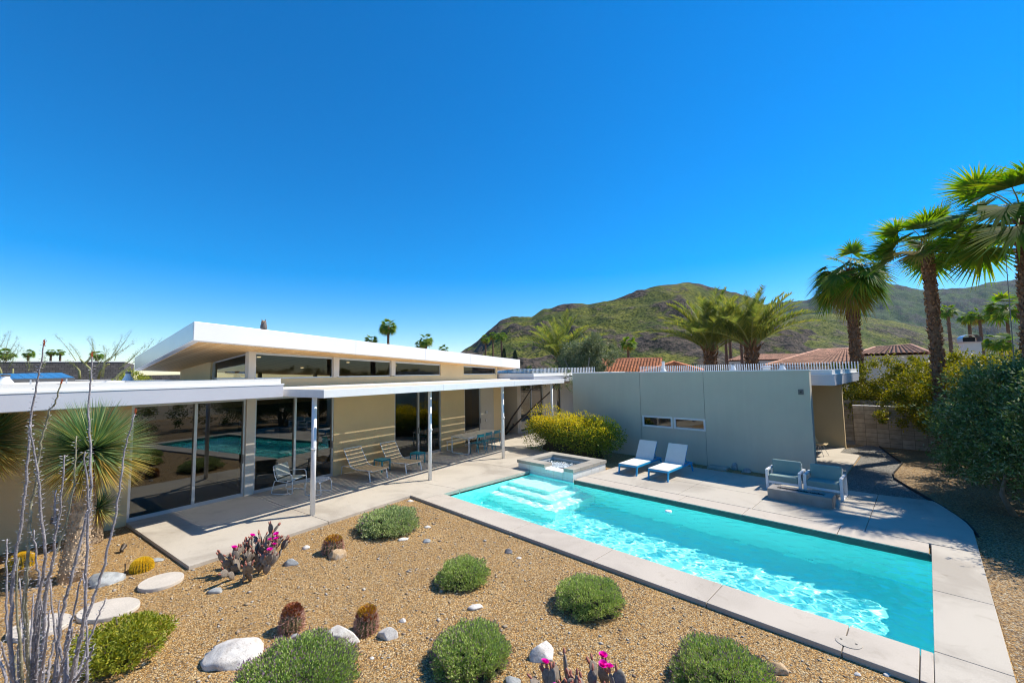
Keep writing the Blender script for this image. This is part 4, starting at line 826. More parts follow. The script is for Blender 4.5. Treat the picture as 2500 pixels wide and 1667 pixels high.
# ocotillo -----------------------------------------------------------------------------
MT['cane'] = mat('ocotillo_bark', (.25,.23,.24), .85, var=.35, vs=14, col2=(.38,.35,.36), bump=.8, bs=60)
MT['cane_green'] = mat('ocotillo_green_bark', (.24,.22,.12), .85, var=.35, vs=14, col2=(.38,.35,.24), bump=.8, bs=60)
MT['spine'] = mat('ocotillo_spines', (.42,.40,.43), .7, var=.15); MT['bloom'] = leafmat('ocotillo_bloom', [(.55,.11,.04), (.62,.20,.06), (.40,.07,.05)], .3)
ob = G(112, 1790, -.07); OD = depth_of(ob)
oc = thing('ocotillo', 'spiny grey ocotillo with tall thin canes at the lower left', 'ocotillo', ob)
def z1_(x, y): return (x/2.35, 1000+y/2.35)
canes = [([(107,841),(92,930),(76,1010)]+[z1_(*p) for p in ((165,200),(150,450),(125,640),(95,800),(75,1000),(60,1250),(75,1568))], 1, 1),
 ([(148,936),(135,985)]+[z1_(*p) for p in ((285,0),(235,190),(215,330),(210,420),(180,530),(170,700),(150,900),(140,1100),(150,1300),(170,1568))], 1, 0),
 ([z1_(*p) for p in ((170,85),(200,250),(225,420),(235,600),(262,830),(240,980),(200,1200),(190,1400),(185,1568))], 0, 1),
 ([(226,870),(222,925)]+[z1_(*p) for p in ((505,0),(515,200),(525,440),(500,600),(440,850),(400,1000),(350,1180),(330,1400),(310,1568))], 1, 1),
 ([z1_(*p) for p in ((775,20),(715,230),(690,420),(660,630),(600,880),(560,1020),(500,1180),(450,1330),(430,1568))], 1, 1),
 ([z1_(*p) for p in ((440,150),(425,420),(385,650),(310,850),(270,1000),(250,1150),(235,1350),(220,1568))], 0, 0),
 ([z1_(*p) for p in ((485,240),(500,450),(510,600),(495,900),(490,1150),(470,1300),(430,1450),(400,1568))], 0, 1),
 ([z1_(*p) for p in ((370,260),(350,560),(320,700),(310,840),(280,960),(262,1100),(250,1300),(240,1568))], 0, 1),
 ([z1_(*p) for p in ((195,690),(205,850),(225,970),(230,1100),(215,1300),(205,1568))], 0, 1),
 ([z1_(*p) for p in ((40,740),(40,950),(35,1200),(60,1400),(70,1568))], 0, 1),
 ([z1_(*p) for p in ((465,970),(420,1180),(380,1330),(370,1568))], 0, 1),
 ([z1_(*p) for p in ((610,1080),(560,1190),(520,1300),(460,1480),(430,1568))], 0, 1),
 ([z1_(*p) for p in ((100,850),(95,1150),(120,1350),(130,1568))], 0, 0),
 ([z1_(*p) for p in ((320,460),(315,640),(330,690)) ], 0, 1),
 ([z1_(*p) for p in ((160,900),(150,1130),(160,1300),(165,1568))], 0, 0),
 ([z1_(*p) for p in ((195,1050),(180,1250),(170,1400),(165,1568))], 0, 1),
 ([z1_(*p) for p in ((345,1090),(330,1250),(290,1430),(270,1568))], 0, 1),
 ([z1_(*p) for p in ((5,1330),(40,1450),(80,1568))], 0, 1), ([z1_(*p) for p in ((-60,1200),(-10,1400),(40,1568))], 0, 1), ([z1_(*p) for p in ((540,1350),(480,1480),(420,1568))], 0, 1),
 ([z1_(*p) for p in ((120,1200),(105,1400),(110,1568))], 0, 1), ([z1_(*p) for p in ((420,1250),(370,1420),(330,1568))], 0, 1)]
rg = np.random.default_rng(21)
for i in range(9):
    xb = rg.uniform(-10, 215); xt = xb+rg.uniform(-45, 45); canes.append(([(xt, rg.uniform(1380, 1560)), (xt*.6+xb*.4+rg.uniform(-8, 8), 1600), (xb, 1668)], 0, rg.random() < .8))
for i, (px, red, pale) in enumerate(canes):
    off = rg.uniform(-.45, .45); base_in = (112+rg.uniform(-30, 30), 1790); full = px+([base_in] if i != 13 else [])
    k = len(full); P = []
    for j, (x, y) in enumerate(full): f_ = 1-j/(k-1); P.append(Vector(at(x, y, OD+off*f_**.7+ (.0 if i != 13 else .1)))-Vector(ob))
    Q = []
    for j in range(k-1):
        for s_ in range(6): Q.append(P[j].lerp(P[j+1], s_/6)+Vector((rg.normal(0, .0035), rg.normal(0, .0035), 0)))
    Q.append(P[-1]); m_ = len(Q)
    b_ = MB(); b_.tube(Q, [.0055+.0105*(j/(m_-1))**.8 for j in range(m_)], 7); cn = b_.build('cane', 'cane' if pale else 'cane_green', oc, smooth=True)
    A = np.array([tuple(q) for q in Q]); seg = np.linalg.norm(np.diff(A, axis=0), axis=1); cum = np.concatenate([[0], np.cumsum(seg)]); ns = int(cum[-1]/.0105); s_ = np.linspace(.01, cum[-1]-.02, max(ns, 2))
    C_ = np.stack([np.interp(s_, cum, A[:, a]) for a in range(3)], 1); th = np.arange(len(s_))*2.4; Tn = unit(np.stack([np.gradient(C_[:, a]) for a in range(3)], 1)); e1 = unit(np.cross(Tn, [1, .2, 0])); e2 = np.cross(Tn, e1)
    D = e1*np.cos(th)[:, None]+e2*np.sin(th)[:, None]; leaf_mesh('spines', 'spine', C_+D*.009, D-Tn*.25, rg.uniform(.020, .036, len(D)), .0058, cn)
    if red:
        n_ = 60; tp = A[0]; ax = unit((A[0]-A[3])[None])[0]; P_ = tp+ax*rg.uniform(-.02, .04, n_)[:, None]+rg.normal(0, .004, (n_, 3)); leaf_mesh('red_bloom', 'bloom', P_, ax*.9+rnd(n_)*.5, .018, .006, cn)

# beavertail cactus ---------------------------------------------------------------------
MT['pad'] = mat('cactus_pad', (.19,.135,.095), .7, var=.25, vs=5, col2=(.30,.265,.22), bump=.4, bs=45)
MT['bud'] = mat('cactus_bud', (.36,.13,.09), .7, var=.3, vs=40); MT['magenta'] = leafmat('magenta_petals', [(.82,.0,.45), (.9,.01,.55), (.75,.0,.38)], .25, .5)
def pad_mesh():
    V, Fq = [], []; nu, nv = 14, 9
    for j in range(nv+1):
        t_ = j/nv; z = t_; wdt = .5*math.sin(math.pi*min(1, (t_*.93+.05)))**.75*(.55+.5*t_)*.98+.03
        if j == nv: wdt = .03
        for i in range(nu): a = 2*math.pi*i/nu; V.append((wdt*.78*math.cos(a), .085*math.sin(a)*min(1, wdt*3), z))
    for j in range(nv):
        for i in range(nu): Fq.append((j*nu+i, j*nu+(i+1) % nu, (j+1)*nu+(i+1) % nu, (j+1)*nu+i))
    return V, Fq
PV, PF = pad_mesh(); PADM = bpy.data.meshes.new('pad'); PADM.from_pydata(PV, [], PF+[tuple(range(9*14, 10*14))]); PADM.materials.append(MT['pad']); PADM.polygons.foreach_set('use_smooth', [True]*len(PADM.polygons))
FL = []
def petal_cup(r):
    b_ = MB()
    for ring, (k, el, rr) in enumerate(((9, .55, 1.0), (8, .95, .85), (6, 1.25, .6))):
        for i in range(k):
            a = 2*math.pi*i/k+ring*.3; d = Vector((math.cos(a)*math.cos(el), math.sin(a)*math.cos(el), math.sin(el))); s = Vector((-math.sin(a), math.cos(a), 0))*r*.36; p = d*r*rr
            b_.add([(0, 0, 0), p*.6-s, p-s*.5, p+s*.5, p*.6+s], [(0, 1, 2, 3, 4)])
    return b_
cup = petal_cup(.05); FLM = bpy.data.meshes.new('flower'); FLM.from_pydata(cup.v, [], cup.f); FLM.materials.append(MT['magenta'])
def beavertail(label, c, ex, ey, hmax, npad, nfl, size, seed, flower_top=True):
    rg = random.Random(seed); t = thing('beavertail_cactus', label, 'cactus', c, 0, 'beavertail cacti with magenta flowers'); buds = MB(); made = 0; tops = []
    todo = []
    for i in range(max(10, npad//3)):
        a = rg.uniform(0, 6.28); k = math.sqrt(rg.random())*.85; todo.append((Vector((ex*k*math.cos(a), ey*k*math.sin(a), 0)), Vector((math.cos(a)*.55*k+rg.uniform(-.3, .3), math.sin(a)*.55*k+rg.uniform(-.3, .3), 1)).normalized(), 0))
    rg.shuffle(todo)
    while todo and made < npad:
        p, d, lv = todo.pop(0); L_ = size*rg.uniform(.75, 1.2)*(1 if lv else 1.1)
        o = bpy.data.objects.new('pad', PADM); COL.objects.link(o); o.parent = t
        yaw = rg.uniform(0, 3.14); q = d.to_track_quat('Z', 'Y') @ Matrix.Rotation(yaw, 3, 'Z').to_quaternion(); o.rotation_mode = 'QUATERNION'; o.rotation_quaternion = q; o.location = p; o.scale = (L_*rg.uniform(.8, 1.05), L_*.9, L_); made += 1
        top = p+d*L_; side = q @ Vector((1, 0, 0)); kids = 0
        if top.z < hmax*(1-.45*(math.hypot(p.x/ex, p.y/ey)**2)):
            for k in range(rg.choice((1, 2, 2, 3))):
                s_ = rg.uniform(-.6, .6); st = p+d*L_*(.97-.28*abs(s_))+side*s_*L_*.36; nd = (d+side*s_*.8+Vector((rg.uniform(-.45, .45), rg.uniform(-.45, .45), .2))).normalized(); todo.append((st, nd, lv+1)); kids += 1
        tops.append((top, d, side, L_))
    tops.sort(key=lambda q: -q[0].z)
    for top, d, side, L_ in tops[:int(len(tops)*.75)]:
        for k in range(rg.choice((1, 2, 3))):
            s_ = rg.uniform(-.7, .7); p = top-d*L_*.22*abs(s_)+side*s_*L_*.36; e = (d+side*s_*.5).normalized(); buds.tube([p-e*.01, p+e*.02, p+e*.045, p+e*.06], [.010, .014, .012, .003], 6)
    buds.build('buds', 'bud', t, smooth=True)['kind'] = 'stuff'
    cand = tops[:max(nfl*3, 8)]; rg.shuffle(cand)
    for top, d, side, L_ in cand[:nfl]:
        o = bpy.data.objects.new('flower', FLM); COL.objects.link(o); o.parent = t; o.location = top+d*.03; o.rotation_euler = (rg.uniform(-.4, .4), rg.uniform(-.4, .4), 0); o.scale = (1.15,)*3
    return t
gc = G(610, 1402, -.07); gd = depth_of(gc); beavertail('clumped purple-grey beavertail cactus with magenta blooms near the patio edge', gc+np.array([-.30, .10, 0]), 106/F*gd*1.02, .50, .66, 98, 7, .205, 4)
gc = G(1430, 1765, -.07); beavertail('beavertail cactus with magenta blooms cut off by the bottom edge', gc, .48, .35, .52, 60, 9, .21, 9)

# barrel cacti --------------------------------------------------------------------------
MT['barrel'] = mat('barrel_skin', (.15,.16,.06), .7, var=.2, vs=8); MT['gold'] = leafmat('golden_spines', [(0.806,0.575,0.030), (0.896,0.690,0.060), (0.672,0.437,0.020)], .2, .5); MT['red_spine'] = leafmat('red_spines', [(0.459,0.230,0.162), (0.567,0.324,0.243), (0.324,0.135,0.095), (0.621,0.432,0.351)], .1, .6)
MT['amber'] = leafmat('amber_fruit', [(.55,.30,.04), (.45,.20,.04), (.66,.42,.06)], .2, .5); MT['red_brown'] = leafmat('red_brown_tips', [(.30,.09,.05), (.42,.17,.05), (.22,.07,.04)], .15, .6)
def barrel(label, c, r, h, ribs, gold, group, name='barrel_cactus', spines=2600, tilt=0, crown='amber'):
    t = thing(name, label, 'cactus', c, random.uniform(0, 1), group); t.rotation_euler[0] = tilt
    nu, nv = ribs*6, 16; V, Fq = [], []
    def prof(v): a = -.5+v*(math.pi/2+.5); return r*math.cos(a)**.8 if math.cos(a) > 0 else 0, h*(.32+.68*math.sin(a)) if a > 0 else h*(.32+.32*math.sin(a)/math.sin(.5))
    for j in range(nv+1):
        rr, z = prof(j/nv)
        for i in range(nu): a = 2*math.pi*i/nu; k = 1+.09*math.cos(a*ribs); V.append((max(rr, .01)*k*math.cos(a), max(rr, .01)*k*math.sin(a), z-.02))
    for j in range(nv):
        for i in range(nu): Fq.append((j*nu+i, j*nu+(i+1) % nu, (j+1)*nu+(i+1) % nu, (j+1)*nu+i))
    npmesh('body', V, Fq, 'barrel', t, True)
    P, D = [], []
    for i in range(ribs):
        a = 2*math.pi*i/ribs
        for j in range(max(8, spines//ribs//8)):
            v = (j+.5)/(spines//ribs//8); rr, z = prof(v*.985); p = np.array([rr*1.09*math.cos(a), rr*1.09*math.sin(a), z-.02]); n_ = np.array([math.cos(a)*math.cos(v*1.5), math.sin(a)*math.cos(v*1.5), math.sin(v*1.5)])
            for k in range(8): P.append(p); D.append(n_+RNG.normal(0, .75 if gold else .6, 3))
    leaf_mesh('spines', 'gold' if gold else 'red_spine', np.array(P), np.array(D), RNG.uniform(.5, 1.2, len(P))*(.034 if gold else .062), .006 if gold else .0065, t)
    if not gold:
        P, D = [], []
        for i in range(240):
            a = random.uniform(0, 6.28); v = random.uniform(.45, .97); rr, z = prof(v); P.append((rr*1.05*math.cos(a), rr*1.05*math.sin(a), z)); D.append((math.cos(a)*.5, math.sin(a)*.5, .9))
        P, D = np.array(P), np.array(D); k = P[:, 2] > h*.74; leaf_mesh('fruit_tips', crown, P[k], D[k], .06, .03, t); leaf_mesh('bud_tips', 'red_brown', P[~k], D[~k], .055, .026, t)
    return t
def bpos(x, y): return G(x, y, -.07)
barrel('round golden barrel cactus between the tall yucca and the stepping stones', bpos(346, 1391), .145, .22, 24, True, 'golden barrel cacti', spines=9000)
barrel('golden barrel cactus seen through the ocotillo canes', bpos(52, 1383), .17, .26, 24, True, 'golden barrel cacti', spines=9000)
barrel('reddish barrel cactus leaning above the white boulder, left of its twin', bpos(712, 1537), .125, .30, 16, False, 'red spined barrel cacti', tilt=R(-4), crown='red_brown')
barrel('reddish barrel cactus with amber tips between two white rocks', bpos(893, 1540), .125, .29, 16, False, 'red spined barrel cacti', tilt=R(-3))
barrel('barrel cactus with golden brown tips behind the tan rock', bpos(812, 1348), .165, .29, 16, False, 'red spined barrel cacti', tilt=R(-4))

# rocks ----------------------------------------------------------------------------------
def rockmat(name, c1, c2, c3): 
    m, nt, out = newmat(name); L = nt.links.new; b = _n(nt, 'ShaderNodeBsdfPrincipled', Roughness=.85); b.inputs['Specular IOR Level'].default_value = .3; tc = nt.nodes.new('ShaderNodeTexCoord')
    n1 = _n(nt, 'ShaderNodeTexNoise', Scale=7.0, Detail=6.0, Roughness=.65); L(tc.outputs['Object'], n1.inputs['Vector']); rp = ramp(nt, [(.3, c2), (.5, c1), (.72, c3)]); L(n1.outputs['Fac'], rp.inputs['Fac'])
    n2 = _n(nt, 'ShaderNodeTexNoise', Scale=90.0, Detail=2.0); L(tc.outputs['Object'], n2.inputs['Vector']); r2 = ramp(nt, [(.34, (.55, .52, .5)), (.46, (1, 1, 1))]); L(n2.outputs['Fac'], r2.inputs['Fac'])
    mm = _n(nt, 'ShaderNodeMixRGB', blend_type='MULTIPLY', Fac=.8); L(rp.outputs[0], mm.inputs[1]); L(r2.outputs[0], mm.inputs[2]); L(mm.outputs[0], b.inputs['Base Color'])
    bp = _n(nt, 'ShaderNodeBump', Strength=.6, Distance=.02); L(n1.outputs['Fac'], bp.inputs['Height']); L(bp.outputs[0], b.inputs['Normal']); L(b.outputs[0], out.inputs[0]); return m
MT['rock_white'] = rockmat('white_rock', (.66,.62,.56), (.46,.41,.36), (.72,.69,.64)); MT['rock_grey'] = rockmat('grey_rock', (.34,.35,.34), (.22,.23,.23), (.46,.47,.46)); MT['rock_tan'] = rockmat('tan_rock', (.52,.36,.20), (.38,.24,.12), (.62,.52,.40)); MT['rock_dark'] = rockmat('dark_rock', (.16,.155,.16), (.10,.10,.10), (.3,.3,.3))
def rock(label, x0, x1, y0, y1, m, seed, hf=.75, g_='loose rocks on the gravel', zg=-.07):
    c = G((x0+x1)/2, y0+(y1-y0)*.62, zg); d = depth_of(c); r = (x1-x0)/2/F*d; t = bmesh.new(); bmesh.ops.create_icosphere(t, subdivisions=4 if x1-x0 > 40 else 3, radius=1)
    rg = random.Random(seed); sx, sy, sz = r*rg.uniform(.95, 1.1), r*rg.uniform(.62, .85), r*hf*.62; pl = [(Vector((rg.uniform(-1, 1), rg.uniform(-1, 1), rg.uniform(-.2, 1))).normalized(), rg.uniform(.58, .86)) for _ in range(14)]
    for v in t.verts:
        p = v.co.copy(); q = p*(1+.26*mnoise.noise(p*1.4+Vector((seed*3.1, 0, 0)))+.07*mnoise.noise(p*4+Vector((seed, 0, 0))))
        for n_, o_ in pl:
            e = q.dot(n_)-o_
            if e > 0: q -= n_*e*.85
        q *= 1+.03*mnoise.noise(p*9)+.02*mnoise.noise(p*21); v.co = Vector((q.x*sx, q.y*sy, q.z*sz+sz*.22))
    me = bpy.data.meshes.new('rock'); t.to_mesh(me); t.free(); o = _link('rock', me, m, None, True); o.location = tuple(c); o.rotation_euler = (0, 0, -YAW+rg.uniform(-.3, .3)+math.pi/2*0); o.rotation_euler[2] = YAW*-1+rg.uniform(-.25, .25); return tag(o, label, 'rock', g_)
RK = [('large flat white boulder at the lower left of the gravel', 503, 658, 1556, 1624, 'rock_white', .8), ('white peaked boulder touching the bright green mound', 776, 882, 1530, 1590, 'rock_white', 1.1), ('white rounded rock just right of the amber-tipped barrel cactus', 920, 972, 1530, 1567, 'rock_white', 1.3), ('white rock with grey underside between the largest mound and the magenta cactus', 1292, 1360, 1577, 1618, 'rock_white', 1.25),
 ('tan rock in front of the golden brown barrel cactus', 797, 850, 1342, 1371, 'rock_tan', 1.2), ('speckled grey rock beside the tall yucca trunk', 214, 293, 1393, 1437, 'rock_grey', .85), ('grey rock partly hidden behind the clumped beavertail cactus', 690, 731, 1358, 1388, 'rock_grey', .9), ('dark greenish rock in the shadow of the clumped beavertail cactus', 507, 545, 1431, 1453, 'rock_grey', .9), ('orange-tan rock near the coping at the bottom', 1874, 1927, 1615, 1651, 'rock_tan', 1.0), ('flat grey rock behind the round golden barrel cactus', 366, 397, 1359, 1374, 'rock_grey', .6),
 ('small white stone right of the clumped beavertail cactus', 735, 759, 1330, 1343, 'rock_white', .8), ('dark pebble-sized rock left of the coping joint', 1230, 1253, 1341, 1352, 'rock_dark', .9), ('small white stone beside the dark pebble near the coping', 1260, 1274, 1356, 1366, 'rock_white', .7), ('white stone at the right end of the sprawling shrub', 1032, 1053, 1281, 1290, 'rock_white', .5), ('thin white stone in front of the sprawling shrub', 970, 997, 1311, 1320, 'rock_white', .5), ('grey stone below the sprawling shrub', 1030, 1056, 1314, 1327, 'rock_grey', .7), ('white stone at the gravel corner by the pool', 992, 1010, 1218, 1226, 'rock_white', .5), ('pale grey stone alone in the gravel above the white rounded rock', 973, 994, 1508, 1520, 'rock_white', .8), ('flat grey stone above the bright green mound', 700, 737, 1548, 1564, 'rock_grey', .6), ('white stone behind the top of the largest mound', 1142, 1182, 1475, 1487, 'rock_white', .6),
 ('blue-grey stone at the bottom edge beside the largest mound', 1230, 1270, 1652, 1675, 'rock_grey', .9), ('small white stone near the bottom coping, left one of two', 2085, 2101, 1638, 1650, 'rock_white', .8), ('small white stone near the bottom coping, right one of two', 2155, 2174, 1640, 1651, 'rock_white', .8), ('small white stone lying below the skimmer lid', 2062, 2090, 1597, 1610, 'rock_white', .5), ('tiny white stone right of the bright green mound', 902, 915, 1601, 1609, 'rock_white', .8)]
for i, (lb, x0, x1, y0, y1, m_, hf) in enumerate(RK): rock(lb, x0, x1, y0, y1, m_, i+3, hf)
rock('larger grey rock against the grey wall in the planting gap', 1781, 1812, 1130, 1154, 'rock_grey', 60, 1.7, 'rocks against the grey wall'); rock('smaller tilted grey rock beside the larger one at the grey wall', 1810, 1834, 1142, 1159, 'rock_grey', 61, 1.3, 'rocks against the grey wall')

# stepping stones --------------------------------------------------------------------------
def step(label, x, y, r, sx=1.0, rz=0):
    o = MB().lathe([(r*.99, 0), (r, .01), (r, .05), (r*.985, .062)], 56).build('stepping_stone', 'stepstone', None, smooth=False); c = G(x, y, -.03); o.location = (c[0], c[1], -.075); o.scale = (sx, 1, 1); o.rotation_euler = (0, 0, rz); tag(o, label, 'stepping stone', 'round concrete stepping stones')
step('round stepping stone nearest the patio', 394, 1418, .31); step('long stepping stone in the middle, touching the feathery shrub', 266, 1486, .31, 1.3, R(40)); step('stepping stone behind the ocotillo canes', 98, 1528, .30, 1.2, R(35))
# small garden fittings
t = thing('spotlight', 'small bronze spotlight on a stake near the tall yucca', 'garden light', G(300, 1347, -.07)); MT['bronze'] = mat('bronze', (.09,.07,.055), .5, metal=.4, var=.1)
b = MB(); b.tube([(0, 0, 0), (0, 0, .07)], .012, 8); b.build('stake', 'bronze', t)
b = MB(); b.tube([(.05, -.03, .05), (-.03, .02, .12)], [.03, .05], 14); b.build('lamp_head', 'bronze', t)
t = thing('sprinkler', 'thin dark sprinkler riser left of the round golden barrel cactus', 'sprinkler', G(305, 1397, -.07)); b = MB(); b.tube([(0, 0, 0), (0, 0, .13)], .008, 8); b.build('riser', 'dark', t); b = MB(); b.tube([(0, 0, .13), (0, 0, .155)], .013, 8); b.build('nozzle', 'bronze', t)

# scattered larger pebbles, so the gravel is not one even grain
MT['pebble'] = leafmat('pebbles', [(.46,.35,.21), (.50,.42,.31), (.32,.23,.13), (.36,.34,.31), (.56,.50,.41), (.26,.20,.15), (.42,.30,.17)], 0, .85)
n = 4200; X = RNG.uniform(-12.8, 1.0, n); Y = RNG.uniform(-.6, 6.5, n); u_ = X*HN[0]+Y*HN[1]; a_ = X*HD[0]+Y*HD[1]; k = ((u_ > -9.45) | (a_ < 2.95)) & (u_ > -13.5) & ~((X > -.2) & (Y > 1.9)); X, Y = X[k], Y[k]; n = len(X)
s_ = RNG.uniform(.010, .028, n)*(1+.8*(RNG.random(n) > .95)); th = RNG.uniform(0, 6.28, n); O = np.array([(1, 0, 0), (0, 1, 0), (-1, 0, 0), (0, -1, 0), (0, 0, 1), (0, 0, -.5)]); V = O[None]*np.stack([s_*RNG.uniform(.8, 1.4, n), s_*RNG.uniform(.6, 1, n), s_*RNG.uniform(.4, .7, n)], 1)[:, None]+RNG.normal(0, .0015, (n, 6, 3))
c_, q_ = np.cos(th)[:, None], np.sin(th)[:, None]; V = np.stack([V[..., 0]*c_-V[..., 1]*q_, V[..., 0]*q_+V[..., 1]*c_, V[..., 2]], -1)+np.stack([X, Y, np.full(n, -.066)], 1)[:, None]
T_ = np.array([(0, 1, 4), (1, 2, 4), (2, 3, 4), (3, 0, 4), (1, 0, 5), (2, 1, 5), (3, 2, 5), (0, 3, 5)]); tag(npmesh('gravel_pebbles', V.reshape(-1, 3), (T_[None]+np.arange(n)[:, None, None]*6).reshape(-1, 3), 'pebble'), 'larger loose pebbles scattered through the gravel bed', 'pebbles', kind='stuff')
# ------------------------------------------------------------------ palms
MT['fan'] = leafmat('fan_palm_leaves', [(.075,.17,.02), (.12,.23,.03), (.19,.28,.035), (.085,.16,.022), (.26,.30,.04)], .5, .55, .15)
MT['fan_old'] = leafmat('old_palm_leaves', [(.20,.20,.04), (.30,.24,.05), (.20,.15,.05), (.36,.25,.06)], .45, .6, .1)
MT['dead_frond'] = leafmat('dead_fronds', [(.26,.17,.09), (.34,.24,.13), (.18,.11,.06)], .2, .8)
MT['petiole'] = mat('palm_stalks', (.22,.24,.07), .6, var=.2); MT['palm_trunk'] = mat('palm_trunk', (.13,.065,.035), .95, var=.4, vs=9, col2=(.24,.13,.075), bump=1, bs=30); MT['boot'] = leafmat('trunk_boots', [(0.240,0.115,0.053), (0.330,0.164,0.083), (0.160,0.074,0.038), (0.400,0.213,0.112)], 0, .9)
MT['feather'] = leafmat('date_palm_leaflets', [(0.156,0.213,0.050), (0.216,0.269,0.070), (0.288,0.302,0.070), (0.360,0.336,0.080), (0.120,0.157,0.040)], .45, .55, .15)
def trunk(t, h, r0, r1, boots, lean=(0, 0)):
    k = 14; b_ = MB(); pts = [(lean[0]*(i/k)**1.5, lean[1]*(i/k)**1.5, (h-.25)*i/k) for i in range(k+1)]; b_.tube(pts, [r0*1.12*(1-i/k)+r1*(i/k) if i else r0*1.3 for i in range(k+1)], 16); pts_ = 0; tr = b_.build('trunk', 'palm_trunk', t, smooth=True)
    if boots:
        n = boots; f_ = RNG.random(n); th = RNG.uniform(0, 6.28, n); rr = (r0*(1-f_)+r1*f_)*.98; P = np.stack([np.cos(th)*rr+lean[0]*f_**1.5, np.sin(th)*rr+lean[1]*f_**1.5, f_*h], 1); D = np.stack([np.cos(th)*.55, np.sin(th)*.55, np.full(n, .9)], 1)+RNG.normal(0, .2, (n, 3)); leaf_mesh('boots', 'boot', P, D, RNG.uniform(.6, 1.2, n)*r0*.75, r0*.42, tr, fold=.2)['kind'] = 'stuff'
    return Vector(pts[-1])
def fan_crown(t, top, R_, nf, nb, skirt=0, old=.15, seed=0, droop=1.0, upper=.95, low=-.75, dead=0):
    rg = np.random.default_rng(seed); top = np.array(top); Vs, Fs, Vo, Fo = [], [], [], []; st = MB(); off = [0, 0]
    for i in range(nf):
        u = (i+.5)/nf; el = math.asin(max(-1, min(1, upper+(low-upper)*u**.85)))+rg.normal(0, .08); az = i*2.399+rg.normal(0, .25)
        d = np.array([math.cos(az)*math.cos(el), math.sin(az)*math.cos(el), math.sin(el)]); pl = R_*(.46+.12*rg.random())*(1 if el > -.6 else .75); bl = R_*(.46+.12*rg.random())
        sag = (.10+.12*math.cos(el))*droop; mid = top+d*pl*.5+np.array([0, 0, .02*R_]); hub = top+d*pl-np.array([0, 0, pl*sag]); st.tube([top, mid, hub], [.018*R_/2, .014*R_/2, .010*R_/2], 5, False)
        dd0 = unit((hub-mid)[None])[0]; hz_ = np.array([math.cos(az), math.sin(az), 0]); e2 = math.asin(np.clip(dd0[2], -1, 1))-rg.uniform(.0, .6)*(1 if el < 1.0 else .5); dd = hz_*math.cos(e2)+np.array([0, 0, math.sin(e2)]); side = np.cross(dd, [0, 0, 1.]); side = side/max(1e-6, np.linalg.norm(side)); side = side*math.cos(tw := rg.normal(0, .35))+np.cross(dd, side)*math.sin(tw); nrm = np.cross(side, dd)
        a = np.linspace(-1.75, 1.75, nb)+rg.normal(0, .03, nb); cup_ = .18; D = dd*np.cos(a)[:, None]+side*np.sin(a)[:, None]+nrm*(cup_*np.abs(np.sin(a)))[:, None]; L_ = bl*(.72+.28*np.cos(a*.55))*rg.uniform(.9, 1.05, nb); S_ = unit(np.cross(D, nrm)); W_ = bl*1.9*1.75/nb*1.05
        V, Fq = blade_strips(np.tile(hub, (nb, 1)), D, L_, W_, (.22+.25*max(0, -el))*droop, 3, S_)
        # widest about a third along: pinch the base so blades fan from the hub
        V = V.reshape(nb, 4, 2, 3); c_ = V.mean(2, keepdims=True); wdt = np.array([.22, .80, .34, .015])[None, :, None, None]/np.array([1, .77, .47, .02])[None, :, None, None]; V = c_+(V-c_)*np.clip(wdt, 0, 2.0); V = V.reshape(-1, 3)
        if u > 1-old and rg.random() < .8: Vo.append(V); Fo.append(Fq+off[1]); off[1] += len(V)
        else: Vs.append(V); Fs.append(Fq+off[0]); off[0] += len(V)
    cr = npmesh('crown', np.concatenate(Vs), np.concatenate(Fs), 'fan', t); st.build('stalks', 'petiole', cr)
    if Vo: npmesh('old_fronds', np.concatenate(Vo), np.concatenate(Fo), 'fan_old', t)
    if skirt:
        n = skirt; th = rg.uniform(0, 6.28, n); f_ = rg.random(n); P = top+np.stack([np.cos(th)*R_*.12, np.sin(th)*R_*.12, -f_*R_*.5], 1); D = np.stack([np.cos(th)*.38, np.sin(th)*.38, -np.ones(n)], 1)+rg.normal(0, .15, (n, 3)); V, Fq = blade_strips(P, D, R_*rg.uniform(.35, .6, n), R_*.035, .1, 2); npmesh('dead_skirt', V, Fq, 'dead_frond', t)
def fan_palm(label, base, h, R_, nf=34, nb=24, r0=.25, r1=.2, boots=700, skirt=0, old=.15, seed=0, lean=(0, 0), group=None, droop=1.0, low=-.75, upper=.95, cat='palm tree'):
    t = thing('fan_palm', label, cat, base, random.uniform(0, 6) if not any(lean) else 0, group); top = trunk(t, h, r0, r1, boots, lean); fan_crown(t, top, R_, nf, nb, skirt, old, seed, droop, upper, low); return t
def ground_at(x, depth, z=-.08): p = at(x, 905, depth); return np.array([p[0], p[1], z])
def palm_px(label, x, ytop, rpx, depth, xb=None, **k):
    """crown centre at photo (x, ytop), crown radius rpx"""
    top = at(x, ytop, depth); b_ = np.array([top[0], top[1], -.1]); lean = (0, 0)
    if xb is not None: q = at(xb, 880, depth); b_ = np.array([q[0], q[1], -.1]); lean = (top[0]-q[0], top[1]-q[1])
    return fan_palm(label, b_, top[2]+.1, rpx/F*depth, lean=lean, **k)
palm_px('stout fan palm with drooping skirted crown behind the grey wing', 2072, 655, 100, 23, 2092, nf=46, nb=26, r0=.245, r1=.20, boots=1500, skirt=110, old=.16, seed=3, droop=1.3, low=-.92, upper=.97, group='tall fan palms at the boundary')
palm_px('tall leaning fan palm in the middle of the three at the boundary', 2260, 585, 128, 16.5, 2290, nf=30, nb=30, r0=.185, r1=.15, boots=1500, old=.08, seed=5, droop=.5, low=-.38, upper=.985, group='tall fan palms at the boundary')
palm_px('tallest fan palm at the photo edge with large bright fans', 2494, 505, 205, 13, 2508, nf=30, nb=34, r0=.17, r1=.14, boots=1400, old=.05, seed=8, droop=.5, low=-.38, upper=.985, group='tall fan palms at the boundary')
FP = 'distant fan palms'
